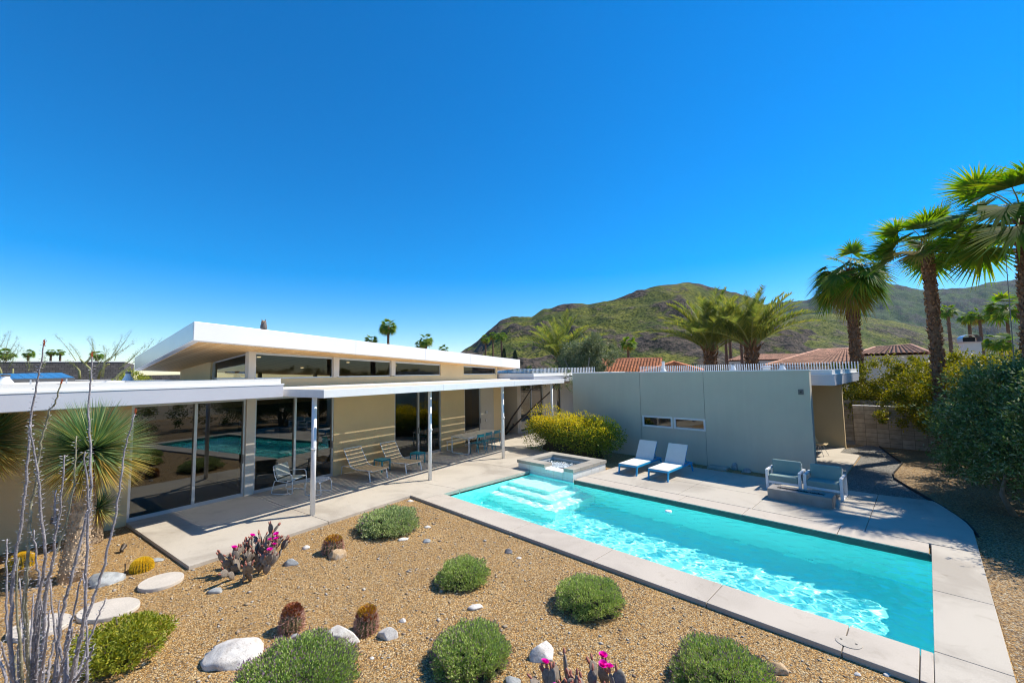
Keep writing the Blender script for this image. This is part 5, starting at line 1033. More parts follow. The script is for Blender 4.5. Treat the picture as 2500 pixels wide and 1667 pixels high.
far_palms = [('taller slim fan palm with ragged crown above the tilted roof', 948, 793, 27, 75, 6), ('fan palm top just left of the tall slim one, above the roof', 905, 828, 21, 75, 1), ('round headed fan palm above the middle of the tilted roof', 1040, 826, 23, 75, 2), ('twin of the round headed fan palm, partly behind it', 1028, 838, 18, 84, 9), ('low fan palm top peeking over the roof left of the hill', 1082, 851, 17, 90, 3),
 ('left palm of the trio at the foot of the hill', 1185, 824, 15, 115, 4), ('middle palm of the trio at the foot of the hill', 1203, 817, 15, 118, 5), ('right palm of the trio at the foot of the hill', 1224, 817, 17, 112, 7), ('dark fan palm standing alone behind the orange tile roof', 1533, 833, 26, 62, 10),
 ('fan palm behind the leaning palm trunk', 2313, 755, 24, 60, 11), ('fan palm in the distant pair, left one', 2364, 770, 26, 62, 12), ('fan palm in the distant pair, right one', 2390, 765, 26, 58, 13), ('broad fan palm near the photo edge beyond the chimney', 2455, 745, 48, 45, 14), ('short fan palm behind the yellow hedge beside the chimney', 2440, 826, 36, 38, 15),
 ('fan palm head at the left edge above the shingled roof', 15, 860, 21, 80, 16), ('small fan palm head above the shingled roof, left of the pair', 70, 860, 14, 95, 17), ('small fan palm head in the pair above the shingled roof, left one', 125, 857, 12, 100, 18), ('small fan palm head in the pair above the shingled roof, right one', 148, 857, 11, 100, 19), ('low fan palm head above the shingled roof behind the twigs', 236, 864, 17, 90, 20),
 ('slim palm trunk with small crown between the date palms, left one', 1770, 800, 22, 48, 21), ('slim palm with small crown between the date palms, middle one', 1780, 798, 24, 52, 22), ('slim palm with small crown nearer the stout date palm', 1808, 812, 24, 46, 23)]
for lb, x, y, r, d, sd in far_palms: palm_px(lb, x, y, r, d, nf=24, nb=12, r0=.28*min(1, d/70), r1=.18*min(1, d/70), boots=120, old=.12, seed=sd, droop=.8, upper=.98, group=FP)
def date_palm(label, x, ytop, L_, depth, nf, trunk_r, seed, nl=46, group='date palms behind the grey wing'):
    rg = np.random.default_rng(seed); top = at(x, ytop, depth); b_ = np.array([top[0], top[1], -.1]); h = top[2]+.1; t = thing('date_palm', label, 'palm tree', b_, 0, group); trunk(t, h, trunk_r*.95, trunk_r*1.05, 700); top = np.array([0, 0, h]); st = MB(); Ps, Ds, Ls = [], [], []
    for i in range(nf):
        u = (i+.5)/nf; el = 1.54-.88*u**.9+rg.normal(0, .06); az = i*2.399+rg.normal(0, .2); L = L_*rg.uniform(.85, 1.05); d0 = np.array([math.cos(az)*math.cos(el), math.sin(az)*math.cos(el), math.sin(el)]); hz = np.array([math.cos(az), math.sin(az), 0])
        s_ = np.linspace(0, 1, nl); C_ = top+d0*(s_*L)[:, None]+hz*(L*.16*s_**2)[:, None]-np.array([0, 0, 1.])*(L*(.18+.28*math.cos(el))*s_**2.2)[:, None]; st.tube(C_[::5], np.linspace(.035, .006, len(C_[::5])), 5, False)
        T_ = unit(np.gradient(C_, axis=0)); sd = unit(np.cross(T_, [0, 0, 1.])); upv = np.cross(sd, T_); k = s_ > .16
        for sg in (-1, 1):
            D = T_*.72+sd*sg*.72+upv*.30+rg.normal(0, .10, C_.shape); Ps.append(C_[k]); Ds.append(D[k]); Ls.append((L*.15*np.sin(np.pi*(.12+.80*s_))**.7+.03)[k])
    P, D, Lf = np.concatenate(Ps), np.concatenate(Ds), np.concatenate(Ls); V, Fq = blade_strips(P, D, Lf, .06, .10, 2); cr = npmesh('crown', V, Fq, 'feather', t); st.build('frond_stems', 'petiole', cr)
    P = top+np.stack([RNG.normal(0, .22, 60), RNG.normal(0, .22, 60), RNG.uniform(-.4, .3, 60)], 1); leaf_mesh('boot_stubs', 'boot', P, np.stack([RNG.normal(0, .5, 60), RNG.normal(0, .5, 60), np.ones(60)], 1), .7, .12, t); return t
date_palm('feathery date palm, larger of the two behind the grey wall', 1733, 862, 5.7, 30, 46, .34, 31, 70)
date_palm('stout date palm right of the larger one, with thick trunk', 1835, 852, 5.0, 28, 42, .33, 32, 64)
date_palm('yellowish date palm left of the olive tree behind the far wing', 1370, 885, 5.0, 34, 32, .22, 33, 60, None)

# ------------------------------------------------------------------ olives, hedges, boundary planting
MT['olive'] = leafmat('olive_leaves', [(.06,.10,.028), (.12,.18,.05), (.18,.24,.08), (.08,.13,.032), (.38,.40,.24), (.11,.16,.045), (.16,.20,.055)], .32, .5, .2)  # the one pale entry puts leaf glints into the colour mix
MT['olive_pale'] = leafmat('pale_olive_leaves', [(0.135,0.180,0.079), (0.203,0.237,0.113), (0.270,0.281,0.158), (0.113,0.147,0.068)], .3, .5)
MT['hedge'] = leafmat('hedge_leaves', [(0.145,0.168,0.013), (0.246,0.238,0.020), (0.348,0.294,0.022), (0.116,0.140,0.013), (0.435,0.350,0.033)], .35, .5)
MT['bark'] = mat('grey_bark', (.22,.19,.15), .9, var=.3, vs=12, bump=.6, bs=40)
MT['bark_dark'] = mat('dark_bark', (.06,.045,.035), .9, var=.3, vs=12, bump=.6, bs=40)
def crown_tree(name, label, base, blobs, n, leaf, L, W, trunks, cat='tree', group=None, seed=0, bark='bark', thick=.07, shell=.55, sprays=0):
    """blobs: (dx,dy,z,rx,ry,rz) lobes; trunks: list of polylines relative to the base"""
    rg = np.random.default_rng(seed); t = thing(name, label, cat, base, 0, group); b_ = MB()
    for pl_ in trunks: b_.tube(pl_, np.linspace(thick, thick*.3, len(pl_)), 8)
    b_.build('trunk', bark, t, smooth=True)
    vol = np.array([(b[3]*b[4]*b[5])**(2/3) for b in blobs]); vol = vol/vol.sum(); Ps, Ds = [], []
    for (x, y, z, rx, ry, rz_), f_ in zip(blobs, vol):
        k = int(n*f_); sub = max(8, int(k/160)); Dc = unit(rg.normal(size=(sub, 3))); rad = rg.uniform(shell, 1.0, sub); C_ = np.array([x, y, z])+Dc*rad[:, None]*np.array([rx, ry, rz_]); m_ = (rx+ry+rz_)/3
        idx = rg.integers(0, sub, k); cs = rg.uniform(.10, .26, sub)[idx]; D1 = rg.normal(size=(k, 3)); P = C_[idx]+D1*cs[:, None]*m_*.62; Ps.append(P); Ds.append(unit(Dc[idx]*.7+rg.normal(size=(k, 3))*.8+np.array([0, 0, .1])))
    if sprays:
        for i in range(sprays):
            b0 = blobs[rg.integers(0, len(blobs))]; d = unit(rg.normal(size=(1, 3))+np.array([[0, 0, .5]]))[0]; s_ = rg.uniform(.7, 1.3, 26); P = np.array(b0[:3])+d*s_[:, None]*np.array(b0[3:])+rg.normal(0, .02, (26, 3)); Ps.append(P); Ds.append(unit(d+rg.normal(size=(26, 3))*.6))
    P, D = np.concatenate(Ps), np.concatenate(Ds); k = P[:, 2] > .12; P, D = P[k], D[k]; leaf_mesh('crown', leaf, P, D, rg.uniform(.65, 1.25, len(P))*L, W, t); return t
def limbs(rg, n, spread, h):
    o = []
    for i in range(n): a = 6.28*i/n+rg.uniform(-.4, .4); o.append([(rg.uniform(-.1, .1), rg.uniform(-.1, .1), -.1), (math.cos(a)*spread*.25, math.sin(a)*spread*.25, h*.35), (math.cos(a)*spread*.6, math.sin(a)*spread*.6, h*.7), (math.cos(a)*spread, math.sin(a)*spread, h)])
    return o
rr_ = random.Random(5)
BP = 'dark olive shrubs along the right boundary'
crown_tree('olive_shrub', 'dark olive shrub spreading over the path, farthest of the boundary row', (2.2, 19.2, -.07), [(0, 0, 2.1, 1.7, 1.7, 1.3), (-.9, .5, 1.6, 1.1, 1.2, 1.0), (.7, -.6, 1.8, 1.3, 1.3, 1.1), (.2, .2, 3.0, 1.1, 1.1, .75), (-.7, -.5, 2.5, .9, .9, .75), (-.5, -.9, 1.2, .8, .8, .7)], 30000, 'olive', .105, .036, limbs(rr_, 5, .9, 1.8), 'shrub', BP, 41, sprays=70)
crown_tree('olive_shrub', 'large dark olive shrub in the middle of the boundary row', (1.75, 15.9, -.07), [(0, 0, 2.1, 1.8, 1.8, 1.4), (-1.0, .4, 1.5, 1.0, 1.1, .95), (.6, -.8, 1.8, 1.5, 1.4, 1.2), (.3, .3, 3.0, 1.2, 1.2, .8), (-.7, -.7, 1.6, .9, .9, .85), (-.5, .9, 2.7, 1.0, 1.0, .75), (-.6, -.2, 2.7, .9, .9, .7)], 36000, 'olive', .10, .034, limbs(rr_, 6, .9, 1.6)+[[(-.5, -.6, -.1), (-.7, -.8, .5), (-.6, -.9, 1.1)]], 'shrub', BP, 42, sprays=80)
crown_tree('olive_shrub', 'dark olive shrub nearest the pool end at the photo edge', (2.35, 13.9, -.07), [(0, 0, 1.9, 1.5, 1.5, 1.3), (-.8, .3, 1.4, 1.0, 1.0, .9), (.6, -.5, 1.7, 1.3, 1.3, 1.1), (.2, .3, 2.9, 1.2, 1.2, .9), (-.6, .8, 2.2, 1.0, 1.0, .8)], 32000, 'olive', .092, .031, limbs(rr_, 5, .8, 1.4)+[[(-.5, -.1, -.1), (-.8, -.2, .6), (-.9, -.3, 1.0)]], 'shrub', BP, 43, sprays=70)
HG = 'yellow-green hedge along the boundary'
crown_tree('hedge', 'yellow-green hedge behind the block wall', (-1.0, 26.9, -.08), [(-2.0, 0, 2.3, 1.5, 1.0, 1.35), (-.6, .2, 2.5, 1.6, 1.1, 1.35), (.9, 0, 2.6, 1.5, 1.1, 1.3), (2.3, -.6, 2.7, 1.5, 1.1, 1.3), (-1, 0, 1.3, 2.8, .9, 1.0), (1.5, -.3, 1.3, 2.2, .9, 1.0)], 60000, 'hedge', .13, .055, limbs(rr_, 6, 1.4, 2.4), 'hedge', HG, 51, thick=.05, shell=.75)
crown_tree('hedge', 'tall yellow-green hedge behind the olive shrubs at the photo edge', (4.2, 20.2, -.08), [(-1.6, 1.6, 2.7, 1.4, 1.4, 1.25), (-.3, .4, 2.95, 1.5, 1.5, 1.3), (1.2, -1.3, 2.95, 1.4, 1.4, 1.25), (0, 0, 1.5, 2.2, 2.2, 1.3), (2.2, -2.6, 2.8, 1.4, 1.4, 1.25)], 60000, 'hedge', .105, .045, limbs(rr_, 6, 1.6, 2.6), 'hedge', HG, 52, thick=.05, shell=.75)
crown_tree('hedge', 'yellow-green hedge beside the end of the rear block wall', (1.2, 23.6, -.08), [(-2.0, .5, 1.75, 1.0, .8, .8), (-1.0, .6, 2.3, 1.3, 1.1, 1.2), (.5, 0, 2.6, 1.4, 1.2, 1.3), (1.7, -.9, 2.8, 1.3, 1.2, 1.25), (.3, 0, 1.3, 1.9, 1.1, 1.1)], 36000, 'hedge', .11, .047, limbs(rr_, 5, 1.2, 2.3), 'hedge', HG, 53, thick=.05, shell=.75)
crown_tree('boundary_shrubs' if False else 'olive_hedge', 'long dark olive hedge beyond the right photo edge, mirrored in the glass doors', (6.2, 2.0, -.08), [(.3*math.sin(k*1.7), -14+k*2.0, 1.6, 1.5, 1.6, 1.6) for k in range(15)], 30000, 'olive', .16, .06, limbs(rr_, 4, .9, 1.6), 'hedge', None, 54, shell=.8)
op_ = ground_at(1425, 31); crown_tree('olive_tree', 'silvery olive tree rising behind the far wing beside the grey wall', op_, [(0, 0, 4.6, 1.9, 1.9, 1.3), (-1.1, .3, 4.1, 1.3, 1.3, 1.0), (1.2, .2, 4.6, 1.4, 1.4, 1.2), (.5, 0, 5.6, 1.1, 1.1, .8), (0, 0, 3.5, 1.6, 1.6, .8)], 26000, 'olive_pale', .16, .055, limbs(rr_, 6, 1.5, 4.5), 'tree', None, 61, thick=.12, sprays=30)
# slim leaning tree in the courtyard between house and grey wall
cb = hp(-14.05, 18.9, 0); e1_, e2_ = hp(-12.2, 20.9, 2.3)-cb, hp(-12.6, 19.5, 2.5)-cb
t = crown_tree('courtyard_tree', 'slim dark leaning tree in the courtyard corner beside the glass doors', cb, [(e1_[0]+.6, e1_[1]+.6, 2.7, .7, .7, .5), (e2_[0]+.8, e2_[1]+1.0, 3.1, .7, .7, .5), (3.0, 2.6, 3.2, .8, .8, .5), (3.4, 2.3, 2.5, .35, .35, .8)], 1500, 'olive_pale', .10, .03, [[(0, 0, -.05), e1_*.35, e1_*.7, e1_, (2.2, 2.2, 3.0), (3.2, 2.6, 3.3)], [(-.1, 0, -.05), (e2_[0]*.3-.05, e2_[1]*.3, .9), (e2_[0]*.7, e2_[1]*.7, 1.8), e2_, (e2_[0]+.8, e2_[1]+1, 3.0)]], 'tree', None, 62, 'bark_dark', .055)

# block wall at the end of the path
MT['block'] = None
m, nt_, out_ = newmat('concrete_block'); L = nt_.links.new; b_ = _n(nt_, 'ShaderNodeBsdfPrincipled', Roughness=.9); tc = nt_.nodes.new('ShaderNodeTexCoord'); mp = nt_.nodes.new('ShaderNodeMapping'); mp.inputs['Rotation'].default_value = (R(90), 0, 0); L(tc.outputs['Object'], mp.inputs[0])
bk = _n(nt_, 'ShaderNodeTexBrick', Scale=1.0); bk.inputs['Brick Width'].default_value = .4; bk.inputs['Row Height'].default_value = .2; bk.inputs['Mortar Size'].default_value = .008; bk.offset = 0.0; bk.inputs['Color1'].default_value = (.30,.26,.20,1); bk.inputs['Color2'].default_value = (.40,.35,.28,1); bk.inputs['Mortar'].default_value = (.16,.14,.11,1); L(mp.outputs[0], bk.inputs[0]); nz = _n(nt_, 'ShaderNodeTexNoise', Scale=5.0, Detail=5.0); L(tc.outputs['Object'], nz.inputs['Vector']); rp = ramp(nt_, [(.3, (.75,.75,.75)), (.7, (1.15,1.15,1.15))]); L(nz.outputs['Fac'], rp.inputs[0]); mm = _n(nt_, 'ShaderNodeMixRGB', blend_type='MULTIPLY', Fac=1.0); L(bk.outputs[0], mm.inputs[1]); L(rp.outputs[0], mm.inputs[2]); L(mm.outputs[0], b_.inputs['Base Color']); L(b_.outputs[0], out_.inputs[0]); MT['block'] = m
t = thing('block_wall', 'grey-brown concrete block wall at the end of the gravel path', 'wall', (-2.55, 24.75, -.1), R(-4)); b = MB(); b.box(0, 5.5, 0, .2, 0, 1.76); b.build('blocks', 'block', t); b = MB(); b.box(-.01, 5.5, -.01, .21, 1.765, 1.80); b.build('cap', 'parapet', t)
t = thing('rear_block_wall', 'taller block wall standing behind the first one under the hedge', 'wall', (-5.5, 26.0, -.1), 0); b = MB(); b.box(0, 8, 0, .2, 0, 1.95); b.build('blocks', 'block', t)

# palo verde twigs and foliage behind the near low roof
MT['twig_green'] = mat('green_bark', (.26,.25,.10), .8, var=.3, vs=10); MT['fine_leaf'] = leafmat('fine_leaves', [(.16,.20,.05), (.22,.25,.07), (.12,.15,.04)], .3)
def twiggy(label, x, depth, stubs, twigs, seed):
    rg = np.random.default_rng(seed); b0 = ground_at(x, depth); t = thing('palo_verde', label, 'tree', b0, 0, 'pruned palo verde trees'); b_ = MB(); tw = MB(); Ps, Ds = [], []
    for a_ in stubs: b_.tube([Vector(at(px_, py_, depth+dd))-Vector(b0) for px_, py_, dd in a_], np.linspace(.05, .03, len(a_)), 8)
    b_.tube([(0, 0, -.1), (.05, .05, 2.2), Vector(at(stubs[0][0][0], stubs[0][0][1], depth+stubs[0][0][2]))-Vector(b0)], [.09, .07, .05], 8)
    b_.build('trunk', 'twig_green', t, smooth=True)
    for (xa, ya, xb, yb_) in twigs:
        q = [np.array(at(xa+(xb-xa)*s_+6*math.sin(s_*2.5), ya+(yb_-ya)*s_, depth+rg.normal(0, .02)))-b0 for s_ in np.linspace(0, 1, 8)]; tw.tube(q, np.linspace(.016, .003, 8), 5)
        C_ = np.array(q); k = 130; f_ = rg.uniform(.2, 1, k)*7; i0 = np.clip(f_.astype(int), 0, 6); P = C_[i0]+(C_[i0+1]-C_[i0])*(f_-i0)[:, None]+rg.normal(0, .05, (k, 3)); Ps.append(P); Ds.append(rg.normal(size=(k, 3))+np.array([0, 0, .3]))
    tw.build('twigs', 'twig_green', t); P, D = np.concatenate(Ps), np.concatenate(Ds); leaf_mesh('foliage', 'fine_leaf', P, D, .06, .014, t); return t
twiggy('pruned palo verde with thick cut stubs behind the low roof', 235, 19, [[(222, 925, 0), (220, 900, 0), (207, 888, 0), (196, 877, 0)], [(207, 888, 0), (215, 880, 0), (226, 868, 0)], [(240, 925, .5), (245, 905, .5), (262, 890, .5), (267, 889, .5)], [(195, 925, .2), (194, 905, .2), (188, 898, .2)], [(280, 925, -.3), (300, 905, -.3), (318, 897, -.3)], [(250, 920, 0), (255, 885, 0), (268, 874, 0)]], [(268, 880, 318, 806), (262, 885, 297, 815), (240, 885, 208, 825), (225, 870, 218, 822), (185, 880, 130, 816), (268, 875, 325, 832), (300, 895, 352, 838), (310, 900, 372, 828), (255, 890, 248, 842), (200, 885, 165, 838), (280, 880, 275, 838), (190, 900, 158, 880), (290, 900, 330, 860), (235, 895, 262, 850), (330, 890, 392, 826), (345, 880, 388, 850)], 71)
twiggy('thin palo verde at the left edge in front of the shingled roof', 10, 20, [[(5, 925, 0), (2, 905, 0), (-5, 890, 0)], [(30, 925, 0), (32, 900, 0)]], [(-5, 895, 22, 806), (5, 880, 40, 822), (10, 885, 55, 846), (0, 890, 45, 838), (-10, 860, 12, 812), (20, 900, 30, 860), (100, 905, 105, 870), (70, 905, 60, 875)], 72)
loose_bush('boundary_shrub', 'yellow-green shrubs behind the low roof under the tilted roof', ground_at(315, 22, 2.0), 2.6, 1.2, 1.75, 9000, 'yellow_leaf', .10, 'shrub', None, None, 0, 12, seed=81)

# ------------------------------------------------------------------ neighbouring buildings
MT['shingle'] = None
m, nt_, out_ = newmat('dark_shingles'); L = nt_.links.new; b_ = _n(nt_, 'ShaderNodeBsdfPrincipled', Roughness=.85); tc = nt_.nodes.new('ShaderNodeTexCoord'); mp = nt_.nodes.new('ShaderNodeMapping'); mp.inputs['Rotation'].default_value = (R(90), 0, 0); L(tc.outputs['Object'], mp.inputs[0]); bk = _n(nt_, 'ShaderNodeTexBrick', Scale=1.0); bk.inputs['Brick Width'].default_value = .28; bk.inputs['Row Height'].default_value = .16; bk.inputs['Mortar Size'].default_value = .012; bk.inputs['Color1'].default_value = (.075,.068,.062,1); bk.inputs['Color2'].default_value = (.13,.115,.105,1); bk.inputs['Mortar'].default_value = (.04,.037,.034,1); L(mp.outputs[0], bk.inputs[0]); L(bk.outputs[0], b_.inputs['Base Color']); L(b_.outputs[0], out_.inputs[0]); MT['shingle'] = m
def facing(p0, p1):
    d = Vector(p1)-Vector(p0); return math.atan2(d.y, d.x), Vector((d.x, d.y)).length
p0, p1 = at(-70, 860, 27), at(305, 869, 31.5); p2 = at(329, 876, 38)
ang, ln = facing(p0, p1); zt, zb = 4.72, 3.45
t = thing('neighbour_house', 'neighbouring house with dark shingled flat roof edge at the far left', 'house', (p0[0], p0[1], 0), ang)
b = MB(); b.box(0, ln, 0, 7.5, zb, zt); b.build('roof', 'shingle', t); b = MB(); b.box(-.02, ln+.02, -.03, 7.5, zt, zt+.07); b.build('roof_edge', 'parapet', t); b = MB(); b.box(-.02, ln+.02, -.03, 7.5, zb-.06, zb); b.build('lower_edge', 'parapet', t); b = MB(); b.box(.6, ln-.6, .8, 7, -.1, zb-.06); b.build('wall', 'inside', t)
b = MB(); b.box(ln+.5, ln+4.2, 4, 9, 3.2, 3.75); b.build('side_roof', 'shingle', t); b = MB(); b.box(ln+.7, ln+4, 4.4, 8.6, -.1, 3.2); b.build('side_wall', 'inside', t)
def tilemat(name, c):
    m, nt_, out_ = newmat(name); L = nt_.links.new; b_ = _n(nt_, 'ShaderNodeBsdfPrincipled', Roughness=.85); tc = nt_.nodes.new('ShaderNodeTexCoord'); v = _n(nt_, 'ShaderNodeTexVoronoi', Scale=3.2); L(tc.outputs['Object'], v.inputs['Vector']); s_ = nt_.nodes.new('ShaderNodeSeparateColor'); L(v.outputs['Color'], s_.inputs[0]); rp = ramp(nt_, [(.1, tuple(k*.72 for k in c)), (.5, c), (.9, tuple(min(1, k*1.3) for k in c))]); L(s_.outputs[0], rp.inputs[0]); L(rp.outputs[0], b_.inputs['Base Color']); L(b_.outputs[0], out_.inputs[0]); return m
MT['tile_orange'] = tilemat('orange_clay_tiles', (.56,.20,.085)); MT['tile_pink'] = tilemat('weathered_clay_tiles', (.50,.25,.155)); MT['wall_pink'] = mat('pink_stucco', (.55,.40,.32), .9, var=.06); MT['wall_cream'] = mat('cream_stucco', (.66,.60,.52), .9, var=.05)
def tile_slope(parent, name, e0, e1, r0, r1, m, pitch=.30, course=.42):
    """barrel-tile slope: eave e0-e1, ridge r0-r1 (world points)"""
    e0, e1, r0, r1 = map(np.array, (e0, e1, r0, r1)); w = max(np.linalg.norm(e1-e0), np.linalg.norm(r1-r0)); l = max(np.linalg.norm(r0-e0), np.linalg.norm(r1-e1)); nc = max(2, int(w/pitch)); nr = max(2, int(l/course)); per = 8; u = np.linspace(0, 1, nc*per+1); ph = (u*nc) % 1.0; wave = .075*np.sqrt(np.clip(1-(2*ph-1)**2, 0, 1)); nrm = unit(np.cross(e1-e0, (r0+r1)/2-(e0+e1)/2)[None])[0]; nrm = nrm if nrm[2] > 0 else -nrm; rows = []
    for j in range(nr):
        for v, lift in ((j/nr, .05), ((j+.999)/nr, .0)):
            A = e0+(r0-e0)*v; B = e1+(r1-e1)*v; P = A+(B-A)*u[:, None]+nrm*(wave+lift)[:, None]; rows.append(P)
    V = np.array(rows); nn = V.shape; I = np.arange(nn[0]*nn[1]).reshape(nn[0], nn[1]); Fq = np.stack([I[:-1, :-1], I[:-1, 1:], I[1:, 1:], I[1:, :-1]], -1).reshape(-1, 4); org = np.array(parent.location); return npmesh(name, V.reshape(-1, 3)-org, Fq, m, parent)
def ridge(parent, p, q, m):
    o_ = np.array(parent.location); b_ = MB(); b_.tube([np.array(p)-o_+[0, 0, .05], np.array(q)-o_+[0, 0, .05]], .12, 8); b_.build('ridge_cap', m, parent)
def wall_under(parent, pts, m, z1):
    o_ = np.array(parent.location); c_ = np.mean(pts, axis=0); b_ = MB(); b_.prism([tuple((c_+(np.array(p)-c_)*.94-o_)[:2]) for p in pts], -.1-o_[2], z1-o_[2]); b_.build('wall', m, parent)
def E_(x, d, z): p = at(x, 905, d); return np.array([p[0], p[1], z])
def zat(x, y, d): return at(x, y, d)[2]
# orange roofed house behind the olive
d0, d1 = 36, 43; t = thing('tile_roof_house', 'house with bright orange clay tile roof behind the olive tree', 'house', E_(1500, 40, 0), 0, 'tile roofed neighbouring houses')
q = [E_(1375, d0, zat(1375, 912, d0)), E_(1612, d0-1, zat(1612, 909, d0-1)), at(1617, 876, d1), at(1392, 881, d1+1)]
tile_slope(t, 'roof_slope', q[0], q[1], q[3], q[2], 'tile_orange'); ridge(t, q[3], q[2], 'tile_orange'); b2 = [E_(1612, d1+8, q[0][2]), E_(1390, d1+9, q[0][2])]; tile_slope(t, 'roof_slope', b2[1], b2[0], q[3], q[2], 'tile_orange'); wall_under(t, [q[0], q[1], b2[0], b2[1]], 'wall_pink', q[0][2]-.05)
# little hipped roof
d0 = 33; t = thing('tile_roof_house', 'small hipped clay tile roof just right of the pipe on the grey wall', 'house', E_(1655, 36, 0), 0, 'tile roofed neighbouring houses')
ap = at(1644, 885, 36); ca = [E_(1560, 34, zat(1560, 912, 34)), E_(1722, 33, zat(1722, 907, 33)), E_(1735, 40, zat(1722, 907, 33)), E_(1590, 41, zat(1722, 907, 33))]; zz = ca[0][2]
for i in range(4): ca[i][2] = zz
for i in range(4): tile_slope(t, 'roof_slope', ca[i], ca[(i+1) % 4], ap, ap+np.array([.01, 0, 0]), 'tile_orange'); ridge(t, ca[i], ap, 'tile_orange')
wall_under(t, ca, 'wall_pink', zz-.05)
# big roof right of the stout palm, two hips
t = thing('tile_roof_house', 'wide weathered clay tile roof behind the stout skirted palm', 'house', E_(2000, 34, 0), 0, 'tile roofed neighbouring houses')
z_e = zat(2000, 892, 29); e0, e1 = E_(1868, 29, z_e), E_(2105, 28, z_e); r0, r1 = at(1998, 856, 36), at(2080, 853, 37); l0 = E_(1890, 44, z_e); l1 = E_(2100, 45, z_e)
tile_slope(t, 'roof_slope', e0, e1, r0, r1, 'tile_pink'); tile_slope(t, 'roof_slope', l0, e0, r0, r0+.01, 'tile_pink'); tile_slope(t, 'roof_slope', e1, l1, r1, r1+.01, 'tile_pink'); tile_slope(t, 'roof_slope', l1, l0, r1, r0, 'tile_pink'); ridge(t, r0, r1, 'tile_pink'); ridge(t, e0, r0, 'tile_pink'); ridge(t, e1, r1, 'tile_pink'); wall_under(t, [e0, e1, l1, l0], 'wall_pink', z_e-.05)
t = thing('tile_roof_house', 'weathered clay tile roof with pale wall right of the stout palm', 'house', E_(2200, 36, 0), 0, 'tile roofed neighbouring houses')
z_e = zat(2180, 866, 31); e0, e1 = E_(2085, 31, z_e), E_(2275, 29, z_e); r0, r1 = at(2135, 850, 37), at(2226, 844, 36); l0 = E_(2100, 44, z_e); l1 = E_(2290, 43, z_e)
tile_slope(t, 'roof_slope', e0, e1, r0, r1, 'tile_pink'); tile_slope(t, 'roof_slope', l0, e0, r0, r0+.01, 'tile_pink'); tile_slope(t, 'roof_slope', e1, l1, r1, r1+.01, 'tile_pink'); tile_slope(t, 'roof_slope', l1, l0, r1, r0, 'tile_pink'); ridge(t, r0, r1, 'tile_pink'); ridge(t, e1, r1, 'tile_pink'); ridge(t, e0, r0, 'tile_pink'); wall_under(t, [e0, e1, l1, l0], 'wall_cream', z_e-.05)
t = thing('tile_roof_house', 'distant low clay tile roof seen between the two date palm trunks', 'house', E_(1840, 52, 0), 0, 'tile roofed neighbouring houses')
z_e = zat(1830, 880, 50); e0, e1 = E_(1775, 50, z_e), E_(1960, 50, z_e); r0, r1 = at(1815, 866, 56), at(1960, 864, 56); l0, l1 = E_(1780, 62, z_e), E_(1960, 62, z_e)
tile_slope(t, 'roof_slope', e0, e1, r0, r1, 'tile_pink'); tile_slope(t, 'roof_slope', l0, e0, r0, r0+.01, 'tile_pink'); tile_slope(t, 'roof_slope', l1, l0, r1, r0, 'tile_pink'); wall_under(t, [e0, e1, l1, l0], 'wall_cream', z_e-.05)
# chimney
cp = at(2368, 850, 30); t = thing('chimney', 'pale chimney with arched metal cap above the yellow hedge', 'chimney', (cp[0], cp[1], 2.5), -YAW*0+R(20)); zc = at(2368, 837, 30)[2]-2.5
b = MB(); b.box(-.46, .46, -.35, .35, 0, zc); b.build('shaft', 'wall_cream', t); b = MB(); b.box(-.52, .52, -.4, .4, zc+.001, zc+.08); b.build('ledge', 'wall_pink', t)
b = MB(); rows = [[(.5*math.cos(a), y, zc+.081+.22+.30*math.sin(a)) for y in (-.38, .38)] for a in np.linspace(0, math.pi, 13)]; rows = [[(.5, y, zc+.081) for y in (-.38, .38)]]+rows+[[(-.5, y, zc+.081) for y in (-.38, .38)]]; b.grid(rows); b.build('arched_cap', 'alu', t, smooth=True); b = MB(); b.box(-.46, .46, .3, .34, zc+.08, zc+.42); b.build('spark_screen', 'dark', t)
# thin mast by the tall palm at the edge
t = thing('mast', 'thin grey mast leaning beside the tallest palm', 'mast', ground_at(2476, 12.5)); pa_, pb_ = Vector(at(2476, 880, 12.5))-t.location, Vector(at(2449, 545, 12.5))-t.location; b = MB(); b.tube([(pa_.x*1, pa_.y*1, 0), pa_, pb_], [.016, .013, .007], 8); b.build('pole', 'alu_dark', t)

# cypresses and mid-distance planting
MT['cypress'] = leafmat('cypress', [(.02,.035,.012), (.03,.05,.018), (.04,.06,.02)], .1)
for i, (lb, x, y, h_, d) in enumerate((('slim dark cypress just right of the palm trio', 1231, 854, 0, 110), ('second slim dark cypress farther right of the palm trio', 1258, 858, 0, 112))):
    g_ = ground_at(x, d); H = at(x, y, d)[2]; t = thing('cypress', lb, 'tree', g_, 0, 'slim cypresses at the foot of the hill'); n = 900; z = RNG.random(n)**.8*H; th = RNG.uniform(0, 6.28, n); r_ = .75*np.sin(np.pi*np.clip(z/H*.92+.08, 0, 1))**.6*RNG.uniform(.6, 1, n); leaf_mesh('crown', 'cypress', np.stack([np.cos(th)*r_, np.sin(th)*r_, z], 1), np.stack([np.cos(th)*.3, np.sin(th)*.3, np.ones(n)], 1), .7, .22, t); b = MB(); b.tube([(0, 0, -.1), (0, 0, H*.8)], [.15, .04], 6); b.build('trunk', 'bark_dark', t)
MT['mid_tree'] = leafmat('far_tree_leaves', [(0.078,0.111,0.033), (0.130,0.156,0.039), (0.208,0.208,0.052), (0.065,0.091,0.026), (0.169,0.195,0.078)], .25)
